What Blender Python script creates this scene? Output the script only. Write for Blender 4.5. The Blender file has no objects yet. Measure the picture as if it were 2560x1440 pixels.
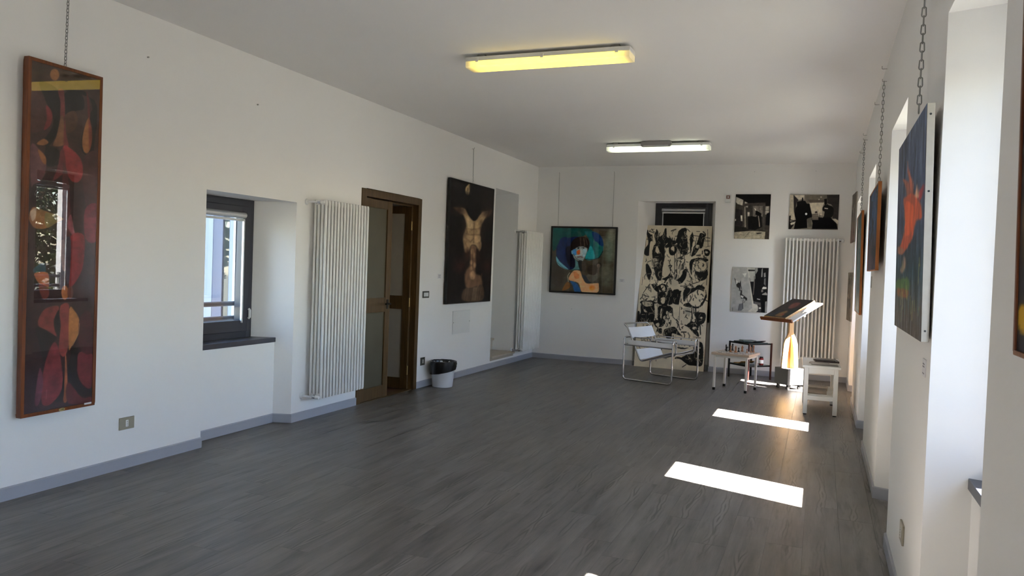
import bpy, bmesh, math, random
import numpy as np
from mathutils import Vector, Matrix, Euler
random.seed(7); np.random.seed(7)
S = bpy.context.scene
COL = S.collection
PI = math.pi

# ------------------------------------------------------------------ camera
XL, XR, FAR, CEIL, BACK = -4.213, 0.381, 11.534, 3.003, -3.2
cam = bpy.data.cameras.new('camera'); camo = bpy.data.objects.new('camera', cam); COL.objects.link(camo)
cam.sensor_width = 36.0; cam.lens = 36.0 * 1938.7 / 2560; cam.clip_start = 0.02; cam.clip_end = 300
_r = Vector((0.928102, 0.370530, 0.036517)); _d = Vector((0.044058, -0.011905, -0.998958)); _f = Vector((-0.369709, 0.928744, -0.027374))
camo.matrix_world = Matrix(((_r.x, -_d.x, -_f.x, 0), (_r.y, -_d.y, -_f.y, 0), (_r.z, -_d.z, -_f.z, 1.42), (0, 0, 0, 1)))
S.camera = camo

# ------------------------------------------------------------------ sky, sun, exposure
SUN_DIR = Vector((-0.905, 0.31, -1.177))
world = bpy.data.worlds.new('world'); S.world = world; world.use_nodes = True
wn = world.node_tree; wn.nodes.clear()
sky = wn.nodes.new('ShaderNodeTexSky'); sky.sky_type = 'NISHITA'; sky.sun_disc = False
sky.sun_elevation = math.radians(50.9); sky.sun_rotation = math.radians(108.9)
sky.air_density = 1.0; sky.dust_density = 0.4; sky.ozone_density = 2.0
bg = wn.nodes.new('ShaderNodeBackground'); bg.inputs['Strength'].default_value = 0.62
wo = wn.nodes.new('ShaderNodeOutputWorld')
wn.links.new(sky.outputs[0], bg.inputs[0]); wn.links.new(bg.outputs[0], wo.inputs[0])
sl = bpy.data.lights.new('sun', 'SUN'); sl.energy = 41.0; sl.angle = math.radians(0.53); sl.color = (1.0, 0.955, 0.90)
so = bpy.data.objects.new('sun', sl); COL.objects.link(so)
so.rotation_euler = SUN_DIR.to_track_quat('-Z', 'Y').to_euler(); so.location = (9, -3, 9)
vs = S.view_settings
S.display_settings.display_device = 'sRGB'
vs.view_transform = 'Standard'; vs.look = 'None'; vs.gamma = 1.0; vs.use_curve_mapping = False
vs.exposure = 2.25
cy = S.cycles
cy.max_bounces = 8; cy.diffuse_bounces = 5; cy.glossy_bounces = 3; cy.transmission_bounces = 3; cy.transparent_max_bounces = 10
cy.use_adaptive_sampling = True; cy.adaptive_threshold = 0.03
cy.use_denoising = True; cy.sample_clamp_indirect = 4.0; cy.caustics_reflective = True; cy.caustics_refractive = False
try: cy.denoiser = 'OPENIMAGEDENOISE'
except Exception: pass

# ------------------------------------------------------------------ helpers
def lin(c):
    c = np.asarray(c, float) / 255.0
    return np.where(c <= 0.04045, c / 12.92, ((c + 0.055) / 1.055) ** 2.4)
def L3(*c): return tuple(float(v) for v in lin(c))

class MB:
    """collects boxes, tubes, lathes ... and links them as one mesh object"""
    def __init__(s): s.v = []; s.f = []
    def add(s, vs_, fs):
        o = len(s.v); s.v += [tuple(map(float, p)) for p in vs_]; s.f += [tuple(i + o for i in f) for f in fs]; return s
    def box(s, x0, x1, y0, y1, z0, z1):
        return s.add([(x0,y0,z0),(x1,y0,z0),(x1,y1,z0),(x0,y1,z0),(x0,y0,z1),(x1,y0,z1),(x1,y1,z1),(x0,y1,z1)],
                     [(0,3,2,1),(4,5,6,7),(0,1,5,4),(1,2,6,5),(2,3,7,6),(3,0,4,7)])
    def obox(s, c, ax, ay, az):
        c, ax, ay, az = map(Vector, (c, ax, ay, az))
        p = [c+sx*ax+sy*ay+sz*az for sz in (-1,1) for sx,sy in ((-1,-1),(1,-1),(1,1),(-1,1))]
        return s.add(p, [(0,3,2,1),(4,5,6,7),(0,1,5,4),(1,2,6,5),(2,3,7,6),(3,0,4,7)])
    def quad(s, *p): return s.add(p, [tuple(range(len(p)))])
    def prism(s, pts, a, b, fn):
        """extrude 2-D outline pts between depths a and b; fn(u,v,d)->xyz"""
        n = len(pts); vs_ = [fn(u, v, a) for u, v in pts] + [fn(u, v, b) for u, v in pts]
        fs = [tuple(range(n))[::-1], tuple(range(n, 2*n))] + [(i, (i+1) % n, n+(i+1) % n, n+i) for i in range(n)]
        return s.add(vs_, fs)
    def tube(s, pts, r, n=10, closed=False, cap=True):
        pts = [Vector(p) for p in pts]; m = len(pts); rr = r if isinstance(r, (list, tuple)) else [r]*m
        rings = []; nrm = None
        for i in range(m):
            if closed: t = pts[(i+1) % m] - pts[i-1]
            else: t = pts[min(i+1, m-1)] - pts[max(i-1, 0)]
            t.normalize()
            if nrm is None:
                a = Vector((0,0,1)) if abs(t.z) < 0.9 else Vector((1,0,0)); nrm = t.cross(a).normalized()
            else:
                nrm = nrm - t*nrm.dot(t)
                nrm = nrm.normalized() if nrm.length > 1e-6 else t.orthogonal().normalized()
            b = t.cross(nrm)
            rings.append([pts[i] + rr[i]*(math.cos(2*PI*k/n)*nrm + math.sin(2*PI*k/n)*b) for k in range(n)])
        vs_ = [p for R_ in rings for p in R_]; fs = []
        for i in range(m if closed else m-1):
            j = (i+1) % m
            for k in range(n): fs.append((i*n+k, i*n+(k+1) % n, j*n+(k+1) % n, j*n+k))
        if cap and not closed: fs += [tuple(range(n))[::-1], tuple((m-1)*n+k for k in range(n))]
        return s.add(vs_, fs)
    def cyl(s, a, b, r, n=16, r2=None): return s.tube([a, b], [r, r if r2 is None else r2], n)
    def lathe(s, prof, c=(0,0,0), n=24, squash=None):
        vs_ = []; fs = []
        for r, z in prof:
            for k in range(n):
                a = 2*PI*k/n; vs_.append((c[0]+r*math.cos(a), c[1]+r*math.sin(a), c[2]+z))
        for i in range(len(prof)-1):
            for k in range(n): fs.append((i*n+k, i*n+(k+1) % n, (i+1)*n+(k+1) % n, (i+1)*n+k))
        if prof[0][0] > 1e-5: fs.append(tuple(range(n))[::-1])
        if prof[-1][0] > 1e-5: fs.append(tuple((len(prof)-1)*n+k for k in range(n)))
        return s.add(vs_, fs)
    def mesh(s, name, mat=None, smooth=False, merge=False):
        me = bpy.data.meshes.new(name); me.from_pydata(s.v, [], s.f)
        if merge or smooth:
            bm = bmesh.new(); bm.from_mesh(me)
            bmesh.ops.remove_doubles(bm, verts=bm.verts, dist=1e-5)
            bmesh.ops.recalc_face_normals(bm, faces=bm.faces); bm.to_mesh(me); bm.free()
        if smooth:
            me.polygons.foreach_set('use_smooth', [True]*len(me.polygons))
            try: me.set_sharp_from_angle(angle=math.radians(40))
            except Exception: pass
        me.update()
        if mat: me.materials.append(mat)
        return me
    def build(s, name, mat=None, parent=None, smooth=False, bevel=0.0, merge=False, loc=None, rotz=0.0, seg=2):
        o = bpy.data.objects.new(name, s.mesh(name, mat, smooth, merge or bevel > 0)); COL.objects.link(o)
        if parent: o.parent = parent
        if loc is not None: o.location = loc
        o.rotation_euler.z = rotz
        if bevel > 0:
            b = o.modifiers.new('bevel', 'BEVEL'); b.width = bevel; b.segments = seg; b.limit_method = 'ANGLE'; b.angle_limit = math.radians(35)
        return o

def tag(o, label, cat, group=None, kind=None):
    o['label'] = label; o['category'] = cat
    if group: o['group'] = group
    if kind: o['kind'] = kind
    return o
def thing(name, label, cat, loc=(0,0,0), rotz=0.0, group=None):
    o = bpy.data.objects.new(name, None); COL.objects.link(o); o.empty_display_size = 0.1
    o.location = loc; o.rotation_euler.z = rotz
    return tag(o, label, cat, group)
def struct(o, label=None, cat=None):
    o['kind'] = 'structure'
    if label: o['label'] = label
    if cat: o['category'] = cat
    return o
def copy_tree(o, parent=None):
    c = o.copy(); COL.objects.link(c)
    if parent: c.parent = parent
    for ch in o.children: copy_tree(ch, c)
    return c
def roundpath(pts, rad, n=6, closed=False):
    pts = [Vector(p) for p in pts]; out = []; m = len(pts)
    for i in range(m):
        if not closed and i in (0, m-1): out.append(pts[i]); continue
        a, b, c = pts[i-1], pts[i], pts[(i+1) % m]
        r = min(rad, (a-b).length*0.49, (c-b).length*0.49)
        p0 = b + (a-b).normalized()*r; p1 = b + (c-b).normalized()*r
        for k in range(n+1):
            t = k/n; out.append((1-t)**2*p0 + 2*t*(1-t)*b + t*t*p1)
    return out

# ------------------------------------------------------------------ materials
def newmat(name):
    m = bpy.data.materials.new(name); m.use_nodes = True
    nt = m.node_tree; return m, nt, nt.nodes['Principled BSDF']
def N(nt, t, **kw):
    n = nt.nodes.new(t)
    for k, v in kw.items(): setattr(n, k, v)
    return n
def mat(name, col, rough=0.5, metal=0.0, spec=0.5, var=0.06, vscale=8.0, bump=0.0, bscale=60.0, coat=0.0, emit=None, estr=0.0, alpha=None, trans=0.0):
    m, nt, P = newmat(name); lk = nt.links.new
    P.inputs['Roughness'].default_value = rough; P.inputs['Metallic'].default_value = metal
    P.inputs['Specular IOR Level'].default_value = spec; P.inputs['Coat Weight'].default_value = coat
    tc = N(nt, 'ShaderNodeTexCoord'); no = N(nt, 'ShaderNodeTexNoise'); no.inputs['Scale'].default_value = vscale; no.inputs['Detail'].default_value = 4
    lk(tc.outputs['Object'], no.inputs['Vector'])
    mr = N(nt, 'ShaderNodeMapRange'); mr.inputs['To Min'].default_value = 1-var; mr.inputs['To Max'].default_value = 1+var; lk(no.outputs['Fac'], mr.inputs['Value'])
    mx = N(nt, 'ShaderNodeVectorMath', operation='SCALE'); mx.inputs[0].default_value = col[:3]; lk(mr.outputs[0], mx.inputs['Scale'])
    lk(mx.outputs[0], P.inputs['Base Color'])
    if bump > 0:
        n2 = N(nt, 'ShaderNodeTexNoise'); n2.inputs['Scale'].default_value = bscale; n2.inputs['Detail'].default_value = 3; lk(tc.outputs['Object'], n2.inputs['Vector'])
        bp = N(nt, 'ShaderNodeBump'); bp.inputs['Strength'].default_value = bump; bp.inputs['Distance'].default_value = 0.01
        lk(n2.outputs['Fac'], bp.inputs['Height']); lk(bp.outputs[0], P.inputs['Normal'])
    if emit: P.inputs['Emission Color'].default_value = (*emit, 1); P.inputs['Emission Strength'].default_value = estr
    if trans: P.inputs['Transmission Weight'].default_value = trans
    return m
def glassmat(name, tint=(1,1,1), rough=0.0, refl=1.0):
    """thin clear pane: see-through plus a Fresnel reflection"""
    m = bpy.data.materials.new(name); m.use_nodes = True; nt = m.node_tree; nt.nodes.clear(); lk = nt.links.new
    out = N(nt, 'ShaderNodeOutputMaterial'); mix = N(nt, 'ShaderNodeMixShader')
    tr = N(nt, 'ShaderNodeBsdfTransparent'); tr.inputs[0].default_value = (*tint, 1)
    gl = N(nt, 'ShaderNodeBsdfGlossy'); gl.inputs['Roughness'].default_value = rough; gl.inputs[0].default_value = (refl,)*3 + (1,)
    lw = N(nt, 'ShaderNodeLayerWeight'); lw.inputs['Blend'].default_value = 0.5      # Schlick Fresnel, the same from both sides of the pane
    pw = N(nt, 'ShaderNodeMath', operation='POWER'); pw.inputs[1].default_value = 5.0; lk(lw.outputs['Facing'], pw.inputs[0])
    fr = N(nt, 'ShaderNodeMapRange'); fr.inputs['To Min'].default_value = 0.045; fr.inputs['To Max'].default_value = 1.0; lk(pw.outputs[0], fr.inputs['Value'])
    lk(fr.outputs[0], mix.inputs[0]); lk(tr.outputs[0], mix.inputs[1]); lk(gl.outputs[0], mix.inputs[2]); lk(mix.outputs[0], out.inputs[0])
    return m
def woodmat(name, c1, c2, rough=0.45, scale=1.0, axis='Z'):
    m, nt, P = newmat(name); lk = nt.links.new; P.inputs['Roughness'].default_value = rough
    tc = N(nt, 'ShaderNodeTexCoord'); mp = N(nt, 'ShaderNodeMapping'); s_ = {'X': (1.5,25,25), 'Y': (25,1.5,25), 'Z': (25,25,1.5)}[axis]
    mp.inputs['Scale'].default_value = tuple(v*scale for v in s_); lk(tc.outputs['Object'], mp.inputs['Vector'])
    no = N(nt, 'ShaderNodeTexNoise'); no.inputs['Scale'].default_value = 1.6; no.inputs['Detail'].default_value = 6; no.inputs['Distortion'].default_value = 0.6; lk(mp.outputs[0], no.inputs['Vector'])
    cr = N(nt, 'ShaderNodeValToRGB'); cr.color_ramp.elements[0].position = 0.3; cr.color_ramp.elements[1].position = 0.72
    cr.color_ramp.elements[0].color = (*c1, 1); cr.color_ramp.elements[1].color = (*c2, 1); lk(no.outputs['Fac'], cr.inputs[0]); lk(cr.outputs[0], P.inputs['Base Color'])
    bp = N(nt, 'ShaderNodeBump'); bp.inputs['Strength'].default_value = 0.15; bp.inputs['Distance'].default_value = 0.004; lk(no.outputs['Fac'], bp.inputs['Height']); lk(bp.outputs[0], P.inputs['Normal'])
    return m
def artmat(name, rough=0.55, coat=0.0, bump=0.2):
    """paint layer: colours come from the picture's own colour attribute, brush relief from noise"""
    m, nt, P = newmat(name); lk = nt.links.new
    at = N(nt, 'ShaderNodeAttribute'); at.attribute_name = 'Col'; lk(at.outputs['Color'], P.inputs['Base Color'])
    P.inputs['Roughness'].default_value = rough; P.inputs['Coat Weight'].default_value = coat; P.inputs['Specular IOR Level'].default_value = 0.3
    if bump:
        tc = N(nt, 'ShaderNodeTexCoord'); no = N(nt, 'ShaderNodeTexNoise'); no.inputs['Scale'].default_value = 90; no.inputs['Detail'].default_value = 4; lk(tc.outputs['Object'], no.inputs['Vector'])
        bp = N(nt, 'ShaderNodeBump'); bp.inputs['Strength'].default_value = bump; bp.inputs['Distance'].default_value = 0.003; lk(no.outputs['Fac'], bp.inputs['Height']); lk(bp.outputs[0], P.inputs['Normal'])
    return m

def plaster(name, col, bump=0.12):
    m, nt, P = newmat(name); lk = nt.links.new; P.inputs['Roughness'].default_value = 0.9; P.inputs['Specular IOR Level'].default_value = 0.2
    tc = N(nt, 'ShaderNodeTexCoord')
    a = N(nt, 'ShaderNodeTexNoise'); a.inputs['Scale'].default_value = 0.9; a.inputs['Detail'].default_value = 5; lk(tc.outputs['Object'], a.inputs['Vector'])
    mr = N(nt, 'ShaderNodeMapRange'); mr.inputs['To Min'].default_value = 0.97; mr.inputs['To Max'].default_value = 1.03; lk(a.outputs['Fac'], mr.inputs['Value'])
    sc = N(nt, 'ShaderNodeVectorMath', operation='SCALE'); sc.inputs[0].default_value = col; lk(mr.outputs[0], sc.inputs['Scale']); lk(sc.outputs[0], P.inputs['Base Color'])
    b = N(nt, 'ShaderNodeTexNoise'); b.inputs['Scale'].default_value = 5; b.inputs['Detail'].default_value = 8; lk(tc.outputs['Object'], b.inputs['Vector'])
    bp = N(nt, 'ShaderNodeBump'); bp.inputs['Strength'].default_value = bump; bp.inputs['Distance'].default_value = 0.02; lk(b.outputs['Fac'], bp.inputs['Height']); lk(bp.outputs[0], P.inputs['Normal'])
    return m
def floormat():
    m, nt, P = newmat('grey_wood_vinyl'); lk = nt.links.new
    tc = N(nt, 'ShaderNodeTexCoord'); oi = N(nt, 'ShaderNodeObjectInfo')
    off = N(nt, 'ShaderNodeVectorMath', operation='SCALE'); off.inputs[0].default_value = (37.0, 91.0, 53.0); lk(oi.outputs['Random'], off.inputs['Scale'])
    ad = N(nt, 'ShaderNodeVectorMath', operation='ADD'); lk(tc.outputs['Object'], ad.inputs[0]); lk(off.outputs[0], ad.inputs[1])
    # long soft streaks
    m1 = N(nt, 'ShaderNodeMapping'); m1.inputs['Scale'].default_value = (13, 1.4, 1); lk(ad.outputs[0], m1.inputs['Vector'])
    n1 = N(nt, 'ShaderNodeTexNoise'); n1.inputs['Scale'].default_value = 1.0; n1.inputs['Detail'].default_value = 6; n1.inputs['Roughness'].default_value = 0.6; lk(m1.outputs[0], n1.inputs['Vector'])
    r1 = N(nt, 'ShaderNodeValToRGB'); e = r1.color_ramp.elements
    e[0].position = 0.25; e[0].color = (*L3(70,67,65), 1); e[1].position = 0.72; e[1].color = (*L3(124,119,114), 1); lk(n1.outputs['Fac'], r1.inputs[0])
    # fine fibres
    m2 = N(nt, 'ShaderNodeMapping'); m2.inputs['Scale'].default_value = (160, 5, 1); lk(ad.outputs[0], m2.inputs['Vector'])
    n2 = N(nt, 'ShaderNodeTexNoise'); n2.inputs['Scale'].default_value = 1.0; n2.inputs['Detail'].default_value = 3; lk(m2.outputs[0], n2.inputs['Vector'])
    f2 = N(nt, 'ShaderNodeMapRange'); f2.inputs['To Min'].default_value = 0.86; f2.inputs['To Max'].default_value = 1.14; lk(n2.outputs['Fac'], f2.inputs['Value'])
    # flame (cathedral) grain: nested contour lines around a wandering heart line of each plank, fading in and out along it
    sx = N(nt, 'ShaderNodeSeparateXYZ'); lk(tc.outputs['Object'], sx.inputs[0]); sr = N(nt, 'ShaderNodeSeparateXYZ'); lk(ad.outputs[0], sr.inputs[0])
    def noise1(scale, detail, seed):
        cb = N(nt, 'ShaderNodeCombineXYZ'); cb.inputs['X'].default_value = seed; lk(sr.outputs['Y'], cb.inputs['Y']); n_ = N(nt, 'ShaderNodeTexNoise'); n_.inputs['Scale'].default_value = scale; n_.inputs['Detail'].default_value = detail; lk(cb.outputs[0], n_.inputs['Vector']); return n_.outputs['Fac']
    def mth(op, a_, b_=None):
        n_ = N(nt, 'ShaderNodeMath', operation=op)
        for k_, v_ in enumerate((a_, b_)):
            if v_ is None: continue
            if isinstance(v_, (int, float)): n_.inputs[k_].default_value = v_
            else: lk(v_, n_.inputs[k_])
        return n_.outputs[0]
    wob = mth('MULTIPLY', mth('SUBTRACT', noise1(1.3, 3.0, 3.1), 0.5), 0.13)
    dist = mth('MULTIPLY', mth('ABSOLUTE', mth('SUBTRACT', sx.outputs['X'], wob)), 30.0)
    swell = mth('MULTIPLY', noise1(1.5, 2.5, 11.7), 6.0)
    ring = N(nt, 'ShaderNodeMath', operation='PINGPONG'); ring.inputs[1].default_value = 0.5; lk(mth('ADD', mth('MULTIPLY', dist, 1.5), swell), ring.inputs[0])
    l3 = N(nt, 'ShaderNodeMapRange'); l3.interpolation_type = 'SMOOTHSTEP'; l3.inputs['From Min'].default_value = 0.05; l3.inputs['From Max'].default_value = 0.30; l3.inputs['To Min'].default_value = 1.0; l3.inputs['To Max'].default_value = -0.28; lk(ring.outputs[0], l3.inputs['Value'])
    mk = N(nt, 'ShaderNodeMapRange'); mk.interpolation_type = 'SMOOTHSTEP'; mk.inputs['From Min'].default_value = 1.15; mk.inputs['From Max'].default_value = 0.3; lk(dist, mk.inputs['Value'])
    m5 = N(nt, 'ShaderNodeMapRange'); m5.interpolation_type = 'SMOOTHSTEP'; m5.inputs['From Min'].default_value = 0.43; m5.inputs['From Max'].default_value = 0.58; lk(noise1(1.1, 2.0, 27.3), m5.inputs['Value'])
    ml = N(nt, 'ShaderNodeMath', operation='MULTIPLY'); lk(mth('MULTIPLY', mk.outputs[0], m5.outputs[0]), ml.inputs[0]); lk(l3.outputs[0], ml.inputs[1])
    dk = N(nt, 'ShaderNodeMapRange'); dk.clamp = False; dk.inputs['To Min'].default_value = 1.0; dk.inputs['To Max'].default_value = 0.50; lk(ml.outputs[0], dk.inputs['Value'])
    # plank to plank tone
    tn = N(nt, 'ShaderNodeMapRange'); tn.inputs['To Min'].default_value = 0.965; tn.inputs['To Max'].default_value = 1.035; lk(oi.outputs['Random'], tn.inputs['Value'])
    a1 = N(nt, 'ShaderNodeMath', operation='MULTIPLY'); lk(f2.outputs[0], a1.inputs[0]); lk(dk.outputs[0], a1.inputs[1])
    m6 = N(nt, 'ShaderNodeMapping'); m6.inputs['Scale'].default_value = (22, 3.2, 1); lk(ad.outputs[0], m6.inputs['Vector'])
    n6 = N(nt, 'ShaderNodeTexNoise'); n6.inputs['Scale'].default_value = 1.0; n6.inputs['Detail'].default_value = 4; lk(m6.outputs[0], n6.inputs['Vector'])
    s6 = N(nt, 'ShaderNodeMapRange'); s6.interpolation_type = 'SMOOTHSTEP'; s6.inputs['From Min'].default_value = 0.55; s6.inputs['From Max'].default_value = 0.72; s6.inputs['To Min'].default_value = 1.0; s6.inputs['To Max'].default_value = 0.66; lk(n6.outputs['Fac'], s6.inputs['Value'])
    a2 = N(nt, 'ShaderNodeMath', operation='MULTIPLY'); lk(mth('MULTIPLY', a1.outputs[0], s6.outputs[0]), a2.inputs[0]); lk(tn.outputs[0], a2.inputs[1])
    sc = N(nt, 'ShaderNodeVectorMath', operation='SCALE'); lk(r1.outputs[0], sc.inputs[0]); lk(a2.outputs[0], sc.inputs['Scale']); lk(sc.outputs[0], P.inputs['Base Color'])
    rg = N(nt, 'ShaderNodeMapRange'); rg.inputs['To Min'].default_value = 0.30; rg.inputs['To Max'].default_value = 0.48; lk(n1.outputs['Fac'], rg.inputs['Value']); lk(rg.outputs[0], P.inputs['Roughness'])
    P.inputs['Specular IOR Level'].default_value = 0.45
    # shallow cross ripple and fibre relief
    m4 = N(nt, 'ShaderNodeMapping'); m4.inputs['Scale'].default_value = (3, 26, 1); lk(ad.outputs[0], m4.inputs['Vector'])
    n4 = N(nt, 'ShaderNodeTexNoise'); n4.inputs['Scale'].default_value = 1.0; n4.inputs['Detail'].default_value = 2; lk(m4.outputs[0], n4.inputs['Vector'])
    hs = N(nt, 'ShaderNodeMath', operation='ADD'); lk(n4.outputs['Fac'], hs.inputs[0]); lk(n2.outputs['Fac'], hs.inputs[1])
    bp = N(nt, 'ShaderNodeBump'); bp.inputs['Strength'].default_value = 0.12; bp.inputs['Distance'].default_value = 0.002; lk(hs.outputs[0], bp.inputs['Height']); lk(bp.outputs[0], P.inputs['Normal'])
    return m

M = {}
M['wall'] = plaster('white_wall_paint', (0.865, 0.855, 0.835))
M['ceil'] = plaster('white_ceiling_paint', (0.87, 0.86, 0.845), 0.06)
M['floor'] = floormat()
M['base'] = mat('grey_baseboard', L3(166,168,176), 0.45, var=0.03)
M['frame'] = mat('anthracite_aluminium', L3(50,51,60), 0.4, var=0.04)
M['slate'] = mat('dark_slate_sill', L3(62,64,74), 0.35, var=0.08, vscale=20)
M['glass'] = glassmat('clear_glass')
M['darkglass'] = mat('dark_pane', (0.03,0.035,0.035), 0.03, spec=0.8)
M['silver'] = mat('silver_aluminium', (0.62,0.62,0.63), 0.35, metal=0.7, var=0.02)
M['blackblind'] = mat('blackout_fabric', (0.004,0.004,0.005), 0.8)
M['radwhite'] = mat('white_radiator_enamel', (0.80,0.79,0.76), 0.35, var=0.01)
M['white'] = mat('white_plastic', (0.78,0.78,0.76), 0.4, var=0.02)
M['whitepaint'] = mat('white_painted_wood', (0.78,0.77,0.73), 0.45, var=0.03)
M['chrome'] = mat('chrome', (0.72,0.72,0.74), 0.12, metal=1.0, var=0.02)
M['steel'] = mat('dull_steel', (0.32,0.32,0.31), 0.4, metal=0.8)
M['leather'] = mat('white_leather', (0.80,0.81,0.83), 0.45, var=0.04, bump=0.1, bscale=200)
M['doorwood'] = woodmat('brown_door_wood', L3(66,48,24), L3(94,70,38), 0.42)
M['doorwood_light'] = woodmat('door_edge_wood', L3(112,88,58), L3(140,112,78), 0.5)
M['frost'] = mat('frosted_grey_glass', L3(84,80,66), 0.25, spec=0.5, var=0.15, vscale=3)
M['frost2'] = mat('pale_frosted_panel', L3(160,150,136), 0.35, var=0.06)
M['brass'] = mat('aged_brass', (0.38,0.27,0.12), 0.35, metal=0.9)
M['black'] = mat('black_plastic', (0.012,0.012,0.013), 0.45)
M['bag'] = mat('black_bin_bag', (0.008,0.008,0.009), 0.28, spec=0.5)
M['bin'] = mat('grey_white_bin_plastic', (0.66,0.67,0.69), 0.45)
M['stone'] = mat('beige_travertine', L3(190,178,160), 0.5, var=0.12, vscale=25)
M['plate'] = mat('bronze_grey_plate', L3(158,152,134), 0.45, metal=0.0, var=0.03)
M['plate_dark'] = mat('dark_bronze_plate', L3(84,82,74), 0.35, metal=0.4, var=0.03)
M['card'] = mat('white_card', (0.76,0.76,0.78), 0.7, var=0.01)
M['ink'] = mat('black_ink', (0.03,0.03,0.03), 0.7); M['greyink'] = mat('grey_print', (0.22,0.22,0.24), 0.7)
M['grey_card'] = mat('grey_card', L3(168,166,162), 0.6)
M['rust'] = woodmat('reddish_frame_wood', L3(88,42,14), L3(128,66,24), 0.4)
M['orangewood'] = woodmat('honey_frame_wood', L3(150,84,28), L3(186,112,44), 0.5)
M['palewood'] = woodmat('pale_lectern_wood', L3(196,150,92), L3(222,182,126), 0.5)
M['redwood'] = woodmat('red_brown_ledge_wood', L3(104,56,28), L3(140,80,42), 0.5, axis='X')
M['blackframe'] = mat('black_frame', (0.008,0.008,0.009), 0.4)
M['canvas_edge'] = mat('worn_white_canvas_edge', L3(158,152,142), 0.8, var=0.15, vscale=20)
M['canvas_back'] = mat('brown_stretcher_wood', L3(110,72,48), 0.7, var=0.15)
M['blackmetal'] = mat('black_steel', (0.012,0.012,0.013), 0.4, metal=0.4)
M['redpost'] = mat('red_brown_steel', L3(66,30,25), 0.45, metal=0.2)
M['art'] = artmat('oil_paint')
M['artgloss'] = artmat('varnished_oil_paint', 0.45, 0.0); M['artgloss'].node_tree.nodes['Principled BSDF'].inputs['Specular IOR Level'].default_value = 0.15
M['photo'] = artmat('photographic_print', 0.6, 0.0, 0.0); M['photo'].node_tree.nodes['Principled BSDF'].inputs['Specular IOR Level'].default_value = 0.15

# ------------------------------------------------------------------ walls with recesses
def wall_sheet(mb, fn, u0, u1, z0, z1, holes, d):
    us = sorted({u0, u1, *[h[0] for h in holes], *[h[1] for h in holes]}); zs = sorted({z0, z1, *[h[2] for h in holes], *[h[3] for h in holes]})
    for i in range(len(us)-1):
        for j in range(len(zs)-1):
            cu, cz = (us[i]+us[i+1])/2, (zs[j]+zs[j+1])/2
            if any(h[0] < cu < h[1] and h[2] < cz < h[3] for h in holes): continue
            mb.quad(fn(us[i], d, zs[j]), fn(us[i+1], d, zs[j]), fn(us[i+1], d, zs[j+1]), fn(us[i], d, zs[j+1]))
def recess(mb, fn, u0, u1, zt, zs, dp, dw, sl, sr, T, zo, fdep=0.075):
    """window recess: splayed jambs to the frame at depth dw, panel under the sill at depth dp, outer reveal to depth T"""
    a0, a1 = u0+sl, u1-sr; k0, k1 = u0+sl*dp/dw, u1-sr*dp/dw
    mb.quad(fn(u0,0,0), fn(k0,dp,0), fn(k0,dp,zs), fn(a0,dw,zs), fn(a0,dw,zt), fn(u0,0,zt))
    mb.quad(fn(u1,0,0), fn(k1,dp,0), fn(k1,dp,zs), fn(a1,dw,zs), fn(a1,dw,zt), fn(u1,0,zt))
    mb.quad(fn(u0,0,zt), fn(u1,0,zt), fn(a1,dw,zt), fn(a0,dw,zt))
    mb.quad(fn(k0,dp,0), fn(k1,dp,0), fn(k1,dp,zs), fn(k0,dp,zs))
    mb.quad(fn(k0,dp,zs), fn(k1,dp,zs), fn(a1,dw,zs), fn(a0,dw,zs))
    e = dw+fdep
    mb.quad(fn(a0,dw,zs), fn(a0,T,zs), fn(a0,T,zo), fn(a0,e,zo), fn(a0,e,zt), fn(a0,dw,zt)); mb.quad(fn(a1,dw,zs), fn(a1,T,zs), fn(a1,T,zo), fn(a1,e,zo), fn(a1,e,zt), fn(a1,dw,zt))
    mb.quad(fn(a0,dw,zs), fn(a1,dw,zs), fn(a1,T,zs), fn(a0,T,zs)); mb.quad(fn(a0,e,zo), fn(a1,e,zo), fn(a1,T,zo), fn(a0,T,zo))
    if abs(zo-zt) > 1e-4: mb.quad(fn(a0,e,zo), fn(a1,e,zo), fn(a1,e,zt), fn(a0,e,zt))
    mb.quad(fn(a0,dw,zt), fn(a1,dw,zt), fn(a1,e,zt), fn(a0,e,zt))
    return (a0, a1, zs, zo)

fnL = lambda u, d, z: (XL-d, u, z)
fnR = lambda u, d, z: (XR+d, u, z)
fnF = lambda u, d, z: (u, FAR+d, z)
# left wall: window recess, door opening, stair niche
LW = (4.462, 5.515, 1.905, 0.70, 0.150, 0.344, 0.13, 0.13, 0.56)
DO = (6.515, 7.735, 0.0, 2.14); NI = (9.85, 10.725, 0.10, 2.495); TL_ = 0.56
mb = MB()
wall_sheet(mb, fnL, BACK, FAR, 0, CEIL, [(LW[0], LW[1], 0, LW[2]), DO, NI], 0)
lo = recess(mb, fnL, *LW[:9], LW[2])
wall_sheet(mb, fnL, BACK-0.4, FAR+0.5, -0.6, CEIL+0.4, [lo, (6.2, 8.4, -0.1, 2.6), (9.85, 10.725, 0.0, 2.495)], TL_)
for (u0, u1, z0, z1) in (DO,):
    mb.quad(fnL(u0,0,z0), fnL(u0,TL_,z0), fnL(u0,TL_,z1), fnL(u0,0,z1)); mb.quad(fnL(u1,0,z0), fnL(u1,TL_,z0), fnL(u1,TL_,z1), fnL(u1,0,z1)); mb.quad(fnL(u0,0,z1), fnL(u0,TL_,z1), fnL(u1,TL_,z1), fnL(u1,0,z1))
u0, u1, z0, z1 = NI; NB = 1.5
mb.quad(fnL(u0,0,0), fnL(u0,NB,0), fnL(u0,NB,z1), fnL(u0,0,z1)); mb.quad(fnL(u1,0,0), fnL(u1,NB,0), fnL(u1,NB,z1), fnL(u1,0,z1))
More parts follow.
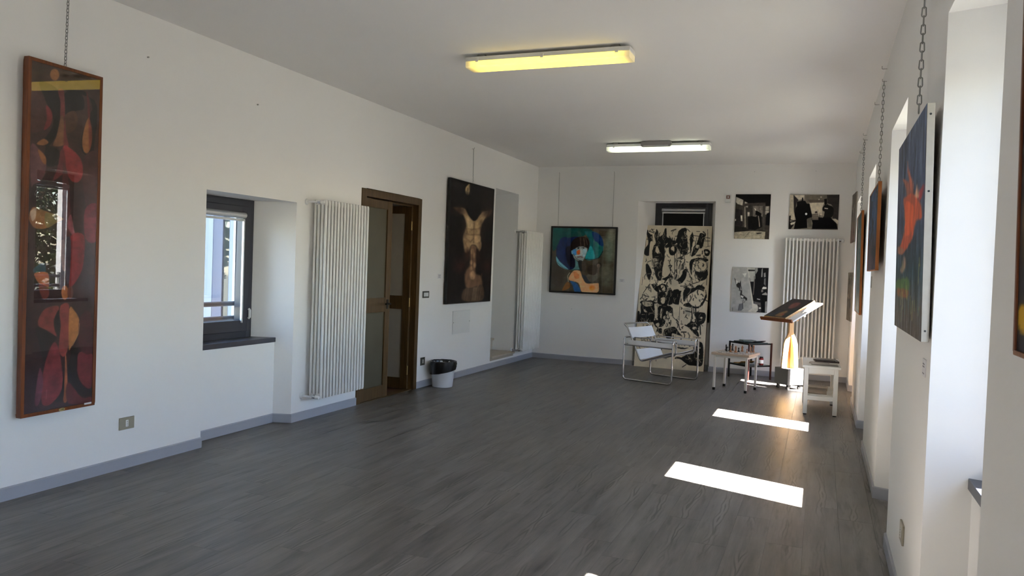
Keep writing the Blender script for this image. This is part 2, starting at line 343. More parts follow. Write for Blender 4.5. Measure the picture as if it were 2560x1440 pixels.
mb.quad(fnL(u0,0,z1), fnL(u0,NB,z1), fnL(u1,NB,z1), fnL(u1,0,z1)); mb.quad(fnL(u0,NB,0), fnL(u1,NB,0), fnL(u1,NB,z1), fnL(u0,NB,z1))
struct(mb.build('wall_left', M['wall']), 'white plastered wall with the door, radiators and tall framed painting', 'wall')
# vestibule behind the door
mb = MB()
vx0, vx1, vy0, vy1 = XL-2.0, XL-TL_, 6.2, 8.4
mb.quad((vx0,vy0,0),(vx0,vy1,0),(vx0,vy1,2.6),(vx0,vy0,2.6)); mb.quad((vx0,vy0,0),(vx1,vy0,0),(vx1,vy0,2.6),(vx0,vy0,2.6)); mb.quad((vx0,vy1,0),(vx1,vy1,0),(vx1,vy1,2.6),(vx0,vy1,2.6)); mb.quad((vx0,vy0,2.6),(vx1,vy0,2.6),(vx1,vy1,2.6),(vx0,vy1,2.6))
for y0, y1 in ((vy0, DO[0]), (DO[1], vy1)): mb.quad((vx1,y0,0),(vx1,y1,0),(vx1,y1,2.6),(vx1,y0,2.6))
mb.quad((vx1,DO[0],2.14),(vx1,DO[1],2.14),(vx1,DO[1],2.6),(vx1,DO[0],2.6))
struct(mb.build('wall_vestibule', mat('vestibule_beige', L3(170,160,145), 0.9)), 'beige vestibule walls seen through the half-open door', 'wall')
mb = MB(); mb.box(vx0, XL-0.02, vy0, vy1, -0.05, -0.001)
struct(mb.build('floor_vestibule', mat('brown_tiles', L3(84,58,46), 0.4, var=0.12)), 'dark brown vestibule floor behind the door', 'floor')
# right wall: six equal window recesses
RC = [(2.15,3.17), (4.56,5.56), (7.10,8.10), (9.66,10.70), (-0.40,0.62), (-2.94,-1.92)]
GC = [2.68, 5.06, 7.61, 10.185, 0.12, -2.42]
RT, RZT, RZS, RDP, RDW, RZO = 0.62, 2.385, 0.695, 0.143, 0.345, 2.58
mb = MB()
wall_sheet(mb, fnR, BACK, FAR, 0, CEIL, [(a, b, 0, RZT) for a, b in RC], 0)
outs = []
for (a, b), g in zip(RC, GC):
    w = 0.37
    outs.append(recess(mb, fnR, a, b, RZT, RZS, RDP, RDW, (g-w)-a, b-(g+w), RT, RZO))
wall_sheet(mb, fnR, BACK-0.4, FAR+0.5, -0.6, CEIL+0.4, outs, RT)
struct(mb.build('wall_right', M['wall']), 'white plastered wall broken by a row of deep window recesses', 'wall')
# far wall: one window recess
FW = (-2.60, -1.465, 2.475, 0.70, 0.16, 0.36, 0.19, 0.09, 0.56)
mb = MB()
wall_sheet(mb, fnF, XL, XR, 0, CEIL, [(FW[0], FW[1], 0, FW[2])], 0)
fo = recess(mb, fnF, *FW[:9], FW[2])
wall_sheet(mb, fnF, XL-0.56, XR+RT, -0.6, CEIL+0.4, [fo], 0.56)
struct(mb.build('wall_far', M['wall']), 'white far wall with photographs and the leaning black and white canvas', 'wall')
mb = MB(); mb.quad((XL,BACK,0),(XR,BACK,0),(XR,BACK,CEIL),(XL,BACK,CEIL)); mb.quad((XL-0.56,BACK-0.4,-0.6),(XR+RT,BACK-0.4,-0.6),(XR+RT,BACK-0.4,CEIL+0.4),(XL-0.56,BACK-0.4,CEIL+0.4))
struct(mb.build('wall_near', M['wall']), 'white wall behind the viewer', 'wall')
mb = MB(); mb.box(XL-0.56, XR+RT, BACK-0.4, FAR+0.56, CEIL, CEIL+0.3)
struct(mb.build('ceiling', M['ceil']), 'white plastered ceiling', 'ceiling')

mb = MB(); mb.box(XR+RT+0.002, XR+RT+0.39, BACK-0.4, FAR+0.56, CEIL+0.08, CEIL+0.2); mb.box(XL-1.3, XL-TL_-0.002, BACK-0.4, 6.0, CEIL+0.08, CEIL+0.2)  # unseen overhang added to keep steep sky light off the window jambs
struct(mb.build('added_eaves', mat('added_eaves_wood', L3(120,96,72), 0.8)), 'unseen wooden eaves added above the windows to block high sky light', 'eaves')

# floor slab and planks
mb = MB(); mb.box(XL-0.2, XR+0.25, BACK, FAR+0.3, -0.12, -0.003)
floor = struct(mb.build('floor', M['floor']), 'grey wood-look plank floor', 'floor')
PW, PL = 0.185, 1.22
cache = {}
def plank_mesh(w, l):
    k = (round(w, 3), round(l, 3))
    if k not in cache:
        b = 0.0007; h = 0.003; g = 0.0002; x, y = w/2-g, l/2-g
        vs_ = [(-x,-y,-h),(x,-y,-h),(x,y,-h),(-x,y,-h),(-x,-y,-b),(x,-y,-b),(x,y,-b),(-x,y,-b),(-x+b,-y+b,0),(x-b,-y+b,0),(x-b,y-b,0),(-x+b,y-b,0)]
        fs = [(0,1,5,4),(1,2,6,5),(2,3,7,6),(3,0,4,7),(4,5,9,8),(5,6,10,9),(6,7,11,10),(7,4,8,11),(8,9,10,11)]
        m_ = MB(); m_.add(vs_, fs); cache[k] = m_.mesh('plank', M['floor'])
    return cache[k]
x = -0.03 - 23*PW; ci = 0
while x < XR:
    xa, xb = max(x, XL), min(x+PW, XR); y = 1.3 - [0.0, 0.43, 0.81, 0.22, 0.63, 1.02][ci % 6]
    while y < FAR:
        ya, yb = y, min(y+PL, FAR)
        if xb-xa > 0.01 and yb-ya > 0.01:
            o = bpy.data.objects.new('plank', plank_mesh(xb-xa, yb-ya)); COL.objects.link(o); o.parent = floor
            o.location = ((xa+xb)/2, (ya+yb)/2, 0)
        y += PL
    x += PW; ci += 1

# baseboards
def strip(mb, path, t, h, side=1):
    P2 = [Vector((p[0], p[1])) for p in path]; n = len(P2); off = []
    for i in range(n):
        d1 = (P2[i]-P2[i-1]).normalized() if i > 0 else (P2[1]-P2[0]).normalized()
        d2 = (P2[i+1]-P2[i]).normalized() if i < n-1 else d1
        n1 = Vector((d1.y, -d1.x))*side; n2 = Vector((d2.y, -d2.x))*side; b = (n1+n2)
        b = b.normalized() if b.length > 1e-4 else n1
        off.append(P2[i] + b*(t/max(0.3, b.dot(n1))))
    for i in range(n-1):
        a, b_, c, d = P2[i], P2[i+1], off[i+1], off[i]; c2 = b_+(c-b_)*0.55; d2 = a+(d-a)*0.55
        z1 = h-0.006
        vs_ = [(*a,0),(*b_,0),(*c,0),(*d,0),(*a,h),(*b_,h),(*c2,h),(*d2,h),(*c,z1),(*d,z1)]
        mb.add(vs_, [(0,1,2,3),(4,5,6,7),(7,6,8,9),(9,8,2,3),(0,4,7,9,3),(1,5,6,8,2)])
BH, BT = 0.076, 0.012
mb = MB()
strip(mb, [(XL,BACK),(XL,LW[0])], BT, BH)
k0, k1 = LW[0]+LW[6]*LW[4]/LW[5], LW[1]-LW[7]*LW[4]/LW[5]
strip(mb, [(XL,LW[0]),(XL-LW[4],k0),(XL-LW[4],k1),(XL,LW[1]),(XL,DO[0])], BT, BH)
strip(mb, [(XL,DO[1]),(XL,FAR)], BT, BH)
struct(mb.build('baseboard_left', M['base']), 'grey baseboard along the door wall', 'baseboard')
mb = MB(); path = []
for (a, b), g in sorted(zip(RC, GC)):
    w = 0.37; l0 = ((g-w)-a)*RDP/RDW; l1 = (b-(g+w))*RDP/RDW
    path += [(XR,a),(XR+RDP,a+l0),(XR+RDP,b-l1),(XR,b)]
strip(mb, [(XR,BACK)] + path + [(XR,FAR)], BT, BH, -1)
struct(mb.build('baseboard_right', M['base']), 'grey baseboard stepping in and out of the window recesses', 'baseboard')
mb = MB(); fk0, fk1 = FW[0]+FW[6]*FW[4]/FW[5], FW[1]-FW[7]*FW[4]/FW[5]
strip(mb, [(XL,FAR),(FW[0],FAR),(fk0,FAR+FW[4]),(fk1,FAR+FW[4]),(FW[1],FAR),(XR,FAR)], BT, BH)
struct(mb.build('baseboard_far', M['base']), 'grey baseboard under the photographs on the far wall', 'baseboard')

# ------------------------------------------------------------------ windows
def window(name, loc, rotz, W, H, ftop, label, blind=False, cass=True, f=0.06, sw=0.062):
    """local x along the wall, y outward, z up from the sill; the frame is the root mesh"""
    h = W/2; s = f+sw; d = 0.07
    mb = MB(); mb.box(-h,-h+f,0,d,0,H); mb.box(h-f,h,0,d,0,H); mb.box(-h+f,h-f,0,d,0,f); mb.box(-h+f,h-f,0,d,H-f,H)
    root = struct(mb.build(name, M['frame'], None, bevel=0.003, loc=loc, rotz=rotz), label, 'window')
    mb = MB(); a, b = -h+f-0.006, h-f+0.006; c = f-0.006; e = H-f+0.006; w = s-f+0.006
    mb.box(a,a+w,-0.016,d-0.012,c,e); mb.box(b-w,b,-0.016,d-0.012,c,e); mb.box(a+w,b-w,-0.016,d-0.012,c,c+w+0.006); mb.box(a+w,b-w,-0.016,d-0.012,e-w,e)
    mb.build('sash', M['frame'], root, bevel=0.004)
    mb = MB(); mb.box(-h+s-0.006,h-s+0.006,0.030,0.036,s-0.004,H-s+0.006)
    mb.build('glass_pane', M['glass'], root)
    gx0, gx1, gt = -h+s, h-s, H-s
    if cass:
        mb = MB(); mb.tube([(gx0-0.02,-0.012,ftop+0.035),(gx1+0.02,-0.012,ftop+0.035)], 0.026, 16)
        cs = mb.build('blind_cassette', M['silver'], root, smooth=True)
        mb = MB(); mb.box(gx0-0.016,gx1+0.016,-0.022,-0.004,ftop-0.016,ftop+0.004); mb.build('blind_bottom_bar', M['silver'], root, bevel=0.002)
        for x in (gx0-0.008, gx1-0.006):
            mb = MB(); mb.box(x,x+0.014,-0.030,-0.010,s-0.015,ftop); mb.build('blind_guide', M['silver'], root, bevel=0.002)
    mb = MB(); mb.tube([(h-f+0.006,-0.022,s+0.02),(h-f+0.006,-0.032,s+0.03),(h-f+0.006,-0.032,s+0.09),(h-f+0.006,-0.022,s+0.10)], 0.011, 10)
    mb.build('handle', M['silver'] if not name.endswith('_1') else M['white'], root, smooth=True)
    if blind:
        mb = MB(); mb.box(gx0,gx1,-0.012,-0.010,s-0.01,ftop+0.02); mb.build('blackout_blind', M['blackblind'], root)
    return root
def sill(name, pts, z0, z1, label):
    mb = MB(); mb.prism(pts, z0, z1, lambda u, v, d: (u, v, d)); o = mb.build(name, M['slate'], bevel=0.003); return struct(o, label, 'sill')
wl = window('window_1', (XL-LW[5], (lo[0]+lo[1])/2, LW[3]+0.03), PI/2, lo[1]-lo[0], LW[2]-LW[3]-0.03, 1.735-LW[3]-0.03, 'dark framed window in the recess beside the white radiator by the door', f=0.066, sw=0.082)
dS = 0.140; qs = lambda d: (LW[0]+LW[6]*d/LW[5], LW[1]-LW[7]*d/LW[5])
a, b = qs(dS), qs(LW[5])
sill('trim_1', [(XL-dS,a[0]),(XL-LW[5]-0.03,b[0]),(XL-LW[5]-0.03,b[1]),(XL-dS,a[1])], LW[3]-0.004, LW[3]+0.036, 'dark slate sill under the window on the door wall')
rl = ['nearest window of the right wall, hidden in its deep recess', 'second window of the right wall, in the recess behind the blue and red painting', 'third window of the right wall, in a deep recess', 'farthest window of the right wall, beside the lectern', 'window in the right wall beside the viewer', 'window in the right wall behind the viewer']
for i, ((a, b), g) in enumerate(zip(RC, GC)):
    window('window_%d' % (i+2), (XR+RDW, g, RZS+0.022), -PI/2, 0.74, RZT-RZS-0.022, RZT-RZS-0.022-0.20, rl[i])
    l0 = (g-0.37)-a; l1 = b-(g+0.37); r_ = (0.13)/RDW
    mb = MB(); mb.box(XR+RDW+0.078, XR+RT+0.04, g-0.368, g+0.368, RZS+0.0005, RZS+0.03); struct(mb.build('trim_%d' % (i+12), M['slate'], bevel=0.003), 'unseen outer slate slab, added to cut sun bounce, outside the %s right-wall window' % ['nearest','second','third','farthest','viewer-side','rearmost'][i], 'sill')  # dark outer slab added so less sun bounces onto jambs and soffit
    sill('trim_%d' % (i+2), [(XR+0.13,a+l0*r_),(XR+0.13,b-l1*r_),(XR+RDW+0.03,g+0.37),(XR+RDW+0.03,g-0.37)], RZS, RZS+0.040, 'dark slate sill in recess %s of the right wall' % ['one, nearest in view,', 'two', 'three', 'four', 'beside the viewer', 'behind the viewer'][i])
window('window_8', ((fo[0]+fo[1])/2, FAR+FW[5], FW[3]+0.022), 0, fo[1]-fo[0], FW[2]-FW[3]-0.022, 2.335-FW[3]-0.022, 'dark framed far window behind the leaning canvas, blind down', blind=True)
sill('trim_8', [(FW[0]+0.19*0.15/0.36,FAR+0.15),(FW[1]-0.09*0.15/0.36,FAR+0.15),(fo[1],FAR+FW[5]+0.03),(fo[0],FAR+FW[5]+0.03)], FW[3], FW[3]+0.028, 'dark slate sill of the far window behind the leaning canvas')

# rails outside the windows
def rail(x, y0, y1, label):
    t = thing('window_rail', label, 'railing', (x, (y0+y1)/2, 0.86), 0, 'steel rails outside the windows')
    h = (y1-y0)/2
    for z in (0.03, 0.155):
        mb = MB(); mb.tube([(0,-h,z),(0,h,z)], 0.021, 12); mb.build('bar', M['frame'], t, smooth=True)
    for y in (-h+0.01, h-0.01):
        mb = MB(); mb.box(-0.018,0.018,y-0.008,y+0.008,-0.02,0.21); mb.build('bracket', M['steel'], t)
rail(XL-0.50, lo[0], lo[1]-0.0, 'pair of horizontal steel bars outside the window on the door wall')
for i, (a0, a1, _, _) in enumerate(outs): rail(XR+0.56, a0, a1, 'steel bars outside the %s right-wall window' % ['nearest','second','third','farthest','viewer-side','rearmost'][i])

# ------------------------------------------------------------------ outside
mb = MB(); mb.box(-60, 60, -60, 70, -0.75, -0.65)
struct(mb.build('ground', mat('grass_and_gravel', (0.085,0.085,0.06), 0.9, var=0.1)), 'pale ground around the building', 'ground')
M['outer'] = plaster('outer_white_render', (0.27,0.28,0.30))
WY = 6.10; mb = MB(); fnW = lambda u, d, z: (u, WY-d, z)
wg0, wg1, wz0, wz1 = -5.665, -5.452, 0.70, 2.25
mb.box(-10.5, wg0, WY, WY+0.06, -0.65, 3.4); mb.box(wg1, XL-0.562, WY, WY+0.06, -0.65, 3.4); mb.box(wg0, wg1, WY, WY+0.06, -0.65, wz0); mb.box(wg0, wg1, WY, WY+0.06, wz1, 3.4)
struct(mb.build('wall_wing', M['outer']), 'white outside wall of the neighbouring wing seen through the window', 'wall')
mb = MB(); mb.box(wg0,-5.545,WY+0.005,WY+0.055,wz0,wz1); mb.box(-5.462,wg1,WY+0.005,WY+0.055,wz0,wz1); mb.box(-5.545,-5.462,WY+0.005,WY+0.055,wz0,wz0+0.1); mb.box(-5.545,-5.462,WY+0.005,WY+0.055,wz1-0.1,wz1)
wg = struct(mb.build('window_9', mat('grey_blue_frame', L3(84,86,100), 0.5)), 'narrow grey framed window in the outside wing wall', 'window')
mb = MB(); mb.box(-5.55,-5.457,WY+0.02,WY+0.026,wz0+0.09,wz1-0.09); mb.build('glass_pane', M['darkglass'], wg)
mb = MB(); mb.box(-7.4, XL-0.70, WY-0.42, WY-0.005, 0.60, 0.66)
lg_ = mb.build('stone_ledge', mat('speckled_granite', (0.62,0.61,0.60), 0.6, var=0.35, vscale=120)); tag(lg_, 'speckled granite ledge outside below the wing window', 'ledge')
mb = MB(); mb.box(-7.38, XL-0.72, WY-0.36, WY-0.02, -0.65, 0.5995); mb.build('ledge_wall', M['outer'], lg_)
def tree(loc, h, r, label, seed):
    t = thing('tree', label, 'tree', loc, 0, 'trees outside the windows'); rnd = random.Random(seed)
    mb = MB(); mb.tube([(0,0,0),(0.05,0.02,h*0.3),(0,0,h*0.55)], [0.12,0.09,0.05], 8)
    for k in range(5):
        a = rnd.uniform(0, 2*PI); mb.tube([(0,0,h*0.4),(r*0.5*math.cos(a), r*0.5*math.sin(a), h*rnd.uniform(0.6,0.8))], [0.05,0.02], 6)
    mb.build('trunk', mat('bark', L3(92,76,60), 0.9), t)
    mb = MB()
    for k in range(6000):
        while True:
            p = Vector((rnd.uniform(-1,1), rnd.uniform(-1,1), rnd.uniform(-1,1)))
            if 0.25 < p.length < 1: break
        c = Vector((p.x*r, p.y*r, h*0.62 + p.z*h*0.42)); a = Vector((rnd.gauss(0,1), rnd.gauss(0,1), rnd.gauss(0,1))).normalized(); b = a.orthogonal().normalized(); l = rnd.uniform(0.07,0.16)
        mb.quad(c-a*l, c+b*l*0.45, c+a*l, c-b*l*0.45)
    f_ = mb.build('foliage', mat('leaf_green', L3(62,78,32), 0.6, var=0.5, vscale=3), t); f_['kind'] = 'stuff'
tree((6.2, 11.6, -0.65), 4.6, 1.9, 'leafy tree outside straight across from the third window', 1); tree((5.4, 16.2, -0.65), 4.0, 1.7, 'leafy tree outside beyond the far corner of the room', 2)
tree((7.4, 7.0, -0.65), 3.2, 1.5, 'low leafy tree outside across from the second window', 3); tree((-9.0, 4.2, -0.65), 3.8, 1.4, 'leafy tree in the yard mirrored by the wing window', 4)

# ------------------------------------------------------------------ door
dy0, dy1, dz = DO[0], DO[1], DO[3]; ft = 0.075
mb = MB(); mb.box(XL-0.10,XL+0.012,dy0,dy0+ft,0,dz); mb.box(XL-0.10,XL+0.012,dy1-ft,dy1,0,dz); mb.box(XL-0.10,XL+0.012,dy0+ft,dy1-ft,dz-ft,dz)
mb.box(XL-0.10,XL-0.055,dy0+ft,dy0+ft+0.02,0,dz-ft); mb.box(XL-0.10,XL-0.055,dy1-ft-0.02,dy1-ft,0,dz-ft); mb.box(XL-0.10,XL-0.055,dy0+ft+0.02,dy1-ft-0.02,dz-ft-0.02,dz-ft)
door = struct(mb.build('door_1', M['doorwood'], bevel=0.004), 'brown wooden double door with frosted glass, right leaf open', 'door')
LWID = (dy1-dy0-2*ft)/2
def leaf(parent, loc, rotz, mirror, glass, edge_mat, handle):
    """local x from the hinge along the leaf, y thickness, z up"""
    mb = MB(); w = LWID; s = 0.085; H = dz-ft-0.012
    mb.box(0,s,-0.02,0.02,0.008,H); mb.box(w-s,w-0.004,-0.02,0.02,0.008,H)
    for z0, z1 in ((0.008,0.13),(0.90,1.05),(H-0.085,H)): mb.box(s,w-s,-0.019,0.019,z0,z1)
    lf = mb.build('leaf', M['doorwood'], parent, bevel=0.003, loc=loc, rotz=rotz)
    mb = MB(); mb.box(w-0.004,w+0.001,-0.0205,0.0205,0.008,H); mb.build('leaf_edge', edge_mat, lf)
    for z0, z1 in ((0.13,0.90),(1.05,H-0.085)):
        mb = MB(); mb.box(s-0.008,w-s+0.008,-0.005,0.005,z0-0.008,z1+0.008); mb.build('glass_panel', glass, lf)
    if handle:
        mb = MB(); sgn = handle; hx = w-0.045
        mb.box(hx-0.018,hx+0.018,sgn*0.02,sgn*0.026,0.93,1.03); mb.build('handle_plate', M['blackmetal'], lf, bevel=0.002)
        mb = MB(); mb.tube(roundpath([(hx,sgn*0.026,0.985),(hx,sgn*0.065,0.985),(hx-0.10,sgn*0.065,0.985)], 0.015), 0.010, 10); mb.build('handle', M['blackmetal'], lf, smooth=True)
    for z in (0.22, 0.98, H-0.22):
        mb = MB(); mb.cyl((-0.006,0.026*mirror,z-0.05),(-0.006,0.026*mirror,z+0.05),0.008,10); mb.build('hinge', M['brass'], lf, smooth=True)
    return lf
leaf(door, (XL-0.030, dy0+ft+0.002, 0), PI/2, 1, M['frost'], M['doorwood_light'], -1)
leaf(door, (XL-0.050, dy1-ft-0.026, 0), PI+math.radians(3), 1, M['frost2'], M['doorwood_light'], 0)
mb = MB(); mb.box(XL-0.10, XL-0.0005, dy0, dy1, -0.002, 0.006); struct(mb.build('trim_9', M['doorwood'], bevel=0.002), 'wooden door threshold strip', 'threshold')

# stair in the niche
st = thing('stone_stair', 'pale stone steps rising into the narrow niche left of the far radiator', 'stairs', (XL, (NI[0]+NI[1])/2, 0))
hw = (NI[1]-NI[0])/2
for k in range(3):
    x0 = -0.03-0.34*k if k else 0.0; z = 0.165+0.175*k
    mb = MB(); mb.box(-0.40-0.34*k, 0.028-0.34*k, -hw+0.001, hw-0.001, z-0.03, z); mb.build('tread', M['stone'], st, bevel=0.004)
    mb = MB(); mb.box(-0.30-0.34*k, -0.001-0.34*k, -hw+0.001, hw-0.001, z-0.175 if k else 0.0, z-0.0305); mb.build('riser', M['stone'], st)

# ------------------------------------------------------------------ radiators
def radiator(label, loc, rotz, n, pitch, z0, z1, cols, valves):
    """local x along the wall, -y towards the room, origin on the wall at floor level, first section at x=0"""
    t = thing('column_radiator', label, 'radiator', loc, rotz, 'white tubular radiators'); r = 0.0125; ys = [-(0.058+0.036*k) for k in range(cols)]
    me = None
    for i in range(n):
        if me is None:
            mb = MB()
            for y in ys: mb.tube([(0,y,z0+0.012),(0,y,z0+0.03),(0,y,z1-0.03),(0,y,z1-0.012)], [r*0.75,r,r,r*0.75], 10)
            for z in (z0+0.032, z1-0.032):
                mb.box(-0.011,0.011,ys[-1],ys[0],z-0.022,z+0.022)
            me = mb.mesh('section', M['radwhite'], True)
        o = bpy.data.objects.new('section', me); COL.objects.link(o); o.parent = t; o.location.x = i*pitch
    yc = (ys[0]+ys[-1])/2
    for z in (z0+0.032, z1-0.032):
        mb = MB(); mb.tube([(-0.014,yc,z),((n-1)*pitch+0.014,yc,z)], 0.019, 14); mb.build('header', M['radwhite'], t, smooth=True)
    for z, sx in valves:
        x0 = -0.014 if sx < 0 else (n-1)*pitch+0.014
        mb = MB(); mb.tube([(x0,yc,z),(x0+sx*0.02,yc,z)], 0.022, 14); mb.tube([(x0+sx*0.02,yc,z),(x0+sx*0.055,yc,z)], 0.013, 10); mb.tube([(x0+sx*0.04,yc-0.045,z),(x0+sx*0.04,yc+0.01,z)], [0.012,0.016], 10)
        mb.tube(roundpath([(x0+sx*0.04,yc,z),(x0+sx*0.04,-0.012,z)], 0.01), 0.009, 10)
        mb.build('valve', M['chrome'], t, smooth=True)
        mb = MB(); mb.tube([(x0+sx*0.04,-0.010,z),(x0+sx*0.04,-0.0008,z)], [0.024,0.030], 16); mb.build('wall_rosette', M['white'], t, smooth=True)
        mb = MB(); mb.tube([(x0+sx*0.04,yc-0.040,z),(x0+sx*0.04,yc-0.075,z)], [0.017,0.014], 12); mb.build('valve_knob', M['white'], t, smooth=True)
    for x in (2.5*pitch, (n-3.5)*pitch):
        mb = MB(); mb.box(x-0.01,x+0.01,-0.05,-0.0008,z1-0.16,z1-0.13); mb.build('wall_bracket', M['radwhite'], t)
RB, RTp = 0.185, 1.955
radiator('white tubular radiator between the left window recess and the brown door', (XL, 5.705, 0), PI/2, 15, 0.0478, RB, RTp, 4, [(RTp-0.032,-1),(RB+0.032,-1)])
radiator('white tubular radiator in the far left corner beside the stair niche', (XL, 10.69, 0), PI/2, 15, 0.0478, RB-0.02, RTp+0.015, 4, [(RTp-0.017,-1),(RB+0.012,-1)])
radiator('white tubular radiator on the far wall behind the lectern', (-0.475, FAR, 0), 0, 15, 0.0475, 0.28, 1.97, 3, [(1.938,1),(0.312,1)])

# ------------------------------------------------------------------ ceiling lights
def fluo(label, loc, ecol, estr, emergency):
    t = thing('ceiling_light', label, 'ceiling light', loc, 0, 'fluorescent ceiling lights'); L, W = 0.628, 0.083
    mb = MB(); mb.box(-L,L,-W,W,-0.055,-0.022); mb.build('base_tray', M['white'], t, bevel=0.004)
    prof = [(-W,-0.056),(-W,-0.090),(-W+0.012,-0.100),(W-0.012,-0.100),(W,-0.090),(W,-0.056)]
    mb = MB(); mb.prism(prof, -L+0.002, L-0.002, lambda u, v, d: (d, u, v))
    dm = mat('lit_diffuser', (0.85,0.83,0.75), 0.35, emit=ecol, estr=estr); dn = dm.node_tree; P_ = dn.nodes['Principled BSDF']     # the tube inside is shorter than the cover, so the ends glow less
    tc = N(dn, 'ShaderNodeTexCoord'); sx = N(dn, 'ShaderNodeSeparateXYZ'); dn.links.new(tc.outputs['Object'], sx.inputs[0]); ab = N(dn, 'ShaderNodeMath', operation='ABSOLUTE'); dn.links.new(sx.outputs['X'], ab.inputs[0])
    mr = N(dn, 'ShaderNodeMapRange'); mr.interpolation_type = 'SMOOTHSTEP'; mr.inputs['From Min'].default_value = 0.50; mr.inputs['From Max'].default_value = 0.625; mr.inputs['To Min'].default_value = estr; mr.inputs['To Max'].default_value = estr*0.12; dn.links.new(ab.outputs[0], mr.inputs['Value']); dn.links.new(mr.outputs[0], P_.inputs['Emission Strength'])
    mb.build('diffuser', dm, t)
    for x in (-L*0.82, L*0.82):
        mb = MB(); mb.box(x-0.03,x+0.03,-0.05,0.05,-0.022,-0.0005); mb.build('ceiling_bracket', M['steel'], t)
    for x in (-L*0.85, -0.02, L*0.85):
        for s_ in (-1, 1):
            mb = MB(); mb.box(x-0.012,x+0.012,s_*W-0.004,s_*W+0.004,-0.064,-0.030); mb.build('clip', M['white'], t, bevel=0.002)
    if emergency:
        mb = MB(); mb.prism([(-0.185,-0.012),(-0.16,-0.001),(0.16,-0.001),(0.185,-0.012),(0.185,-0.06),(0.165,-0.072),(-0.165,-0.072),(-0.185,-0.06)], -W-0.055, -W-0.006, lambda u, v, d: (u, d, v))
        em = mb.build('emergency_unit', mat('smoky_plastic', L3(150,146,144), 0.3, var=0.12), t, bevel=0.006)
        mb = MB(); mb.box(-0.15,0.15,-W-0.0565,-W-0.0548,-0.062,-0.055); mb.build('seam', M['white'], em)
fluo('lit warm yellow fluorescent ceiling light nearest the viewer', (-1.928, 5.39, CEIL), (1.0,0.70,0.06), 0.60, False)
fluo('lit greenish white fluorescent ceiling light with a grey emergency unit', (-1.925, 9.49, CEIL), (0.93,1.0,0.70), 0.70, True)

# ------------------------------------------------------------------ small wall fittings
def plate(name, label, cat, loc, rotz, w, h, pm, mods, group=None):
    """local x along the wall, -y out of the wall"""
    t = thing(name, label, cat, loc, rotz, group)
    mb = MB(); mb.box(-w/2,w/2,-0.009,-0.0005,-h/2,h/2); mb.build('cover_plate', pm, t, bevel=0.002)
    for (x, ww, hh, m_, nm) in mods:
        mb = MB(); mb.box(x-ww/2,x+ww/2,-0.0115,-0.008,-hh/2,hh/2); o = mb.build(nm, m_, t, bevel=0.001)
        if nm == 'socket':
            for z in (-0.012,0,0.012):
                mb = MB(); mb.tube([(x,-0.0120,z),(x,-0.0108,z)], 0.0028, 8); mb.build('hole', M['ink'], o)
    return t
plate('wall_socket', 'bronze socket plate low on the wall right of the tall framed painting', 'socket', (XL, 3.795, 0.298), PI/2, 0.118, 0.080, M['plate'], [(0,0.020,0.044,M['white'],'socket')])
plate('light_switch', 'dark switch plate with four pale rockers right of the brown door', 'switch', (XL, 7.905, 1.065), PI/2, 0.150, 0.078, M['plate_dark'], [(x,0.022,0.045,M['white'],'rocker') for x in (-0.042,-0.014,0.014,0.042)])
plate('wall_socket', 'dark socket plate low on the wall above the baseboard beside the bin', 'socket', (XL, 7.880, 0.298), PI/2, 0.100, 0.090, M['plate_dark'], [(0,0.018,0.044,M['white'],'socket')])
plate('wall_socket', 'pale bronze socket plate low on the right wall under the blue and red painting', 'socket', (XR, 3.78, 0.318), -PI/2, 0.118, 0.085, M['plate'], [(0,0.020,0.044,M['white'],'socket')])
def card(label, loc, rotz, w, h, lines, m_='card', name='label_card', depth=0.004):
    t = thing(name, label, 'label', loc, rotz, 'picture label cards')
    mb = MB(); mb.box(-w/2,w/2,-depth,-0.0005,-h/2,h/2); mb.build('card', M[m_], t)
    for (x0, x1, z, hh) in lines:
        mb = MB(); mb.box(x0,x1,-depth-0.0006,-depth+0.0004,z-hh/2,z+hh/2); mb.build('printed_line', M['greyink'], t)
card('small white label card left of the dark torso painting', (XL, 8.235, 1.275), PI/2, 0.085, 0.058, [(-0.03,0.03,0.014,0.005),(-0.03,0.02,0.0,0.004),(-0.03,0.025,-0.012,0.004)])
card('small white label card right of the portrait with the blue hat', (-2.805, FAR, 1.272), 0, 0.080, 0.052, [(-0.024,0.024,0.008,0.005),(-0.018,0.018,-0.008,0.004)], depth=0.008)
card('white label card below the blue and red painting on the right wall', (XR, 3.325, 1.093), -PI/2, 0.090, 0.066, [(-0.03,0.02,0.014,0.005),(-0.03,0.02,0.004,0.005),(-0.03,0.02,-0.022,0.004)])
card('grey label card below the honey framed painting on the right wall', (XR, 6.95, 1.402), -PI/2, 0.120, 0.092, [], 'grey_card')
mb = MB(); mb.box(-0.252,0.252,-0.010,-0.0005,-0.145,0.145); hp = mb.build('access_panel', M['white'], bevel=0.003, loc=(XL, 8.877, 0.70), rotz=PI/2)
tag(hp, 'white square access panel below the dark torso painting', 'panel')
for x in (-0.235, 0.235):
    mb = MB(); mb.tube([(x,-0.0125,0),(x,-0.009,0)], 0.006, 8); mb.build('screw', M['steel'], hp)
t = thing('alarm_sensor', 'small white alarm box with a brown square left of the top photographs', 'sensor', (-1.292, FAR, 2.515))
mb = MB(); mb.box(-0.042,0.042,-0.035,-0.0005,-0.058,0.052); mb.build('housing', M['white'], t, bevel=0.006)
mb = MB(); mb.box(-0.028,0.028,-0.038,-0.034,-0.008,0.042); mb.build('lens', mat('brown_lens', L3(120,84,76), 0.3), t, bevel=0.002)
mb = MB(); mb.box(-0.008,0.008,-0.040,-0.037,0.008,0.026); mb.build('indicator', M['card'], t)

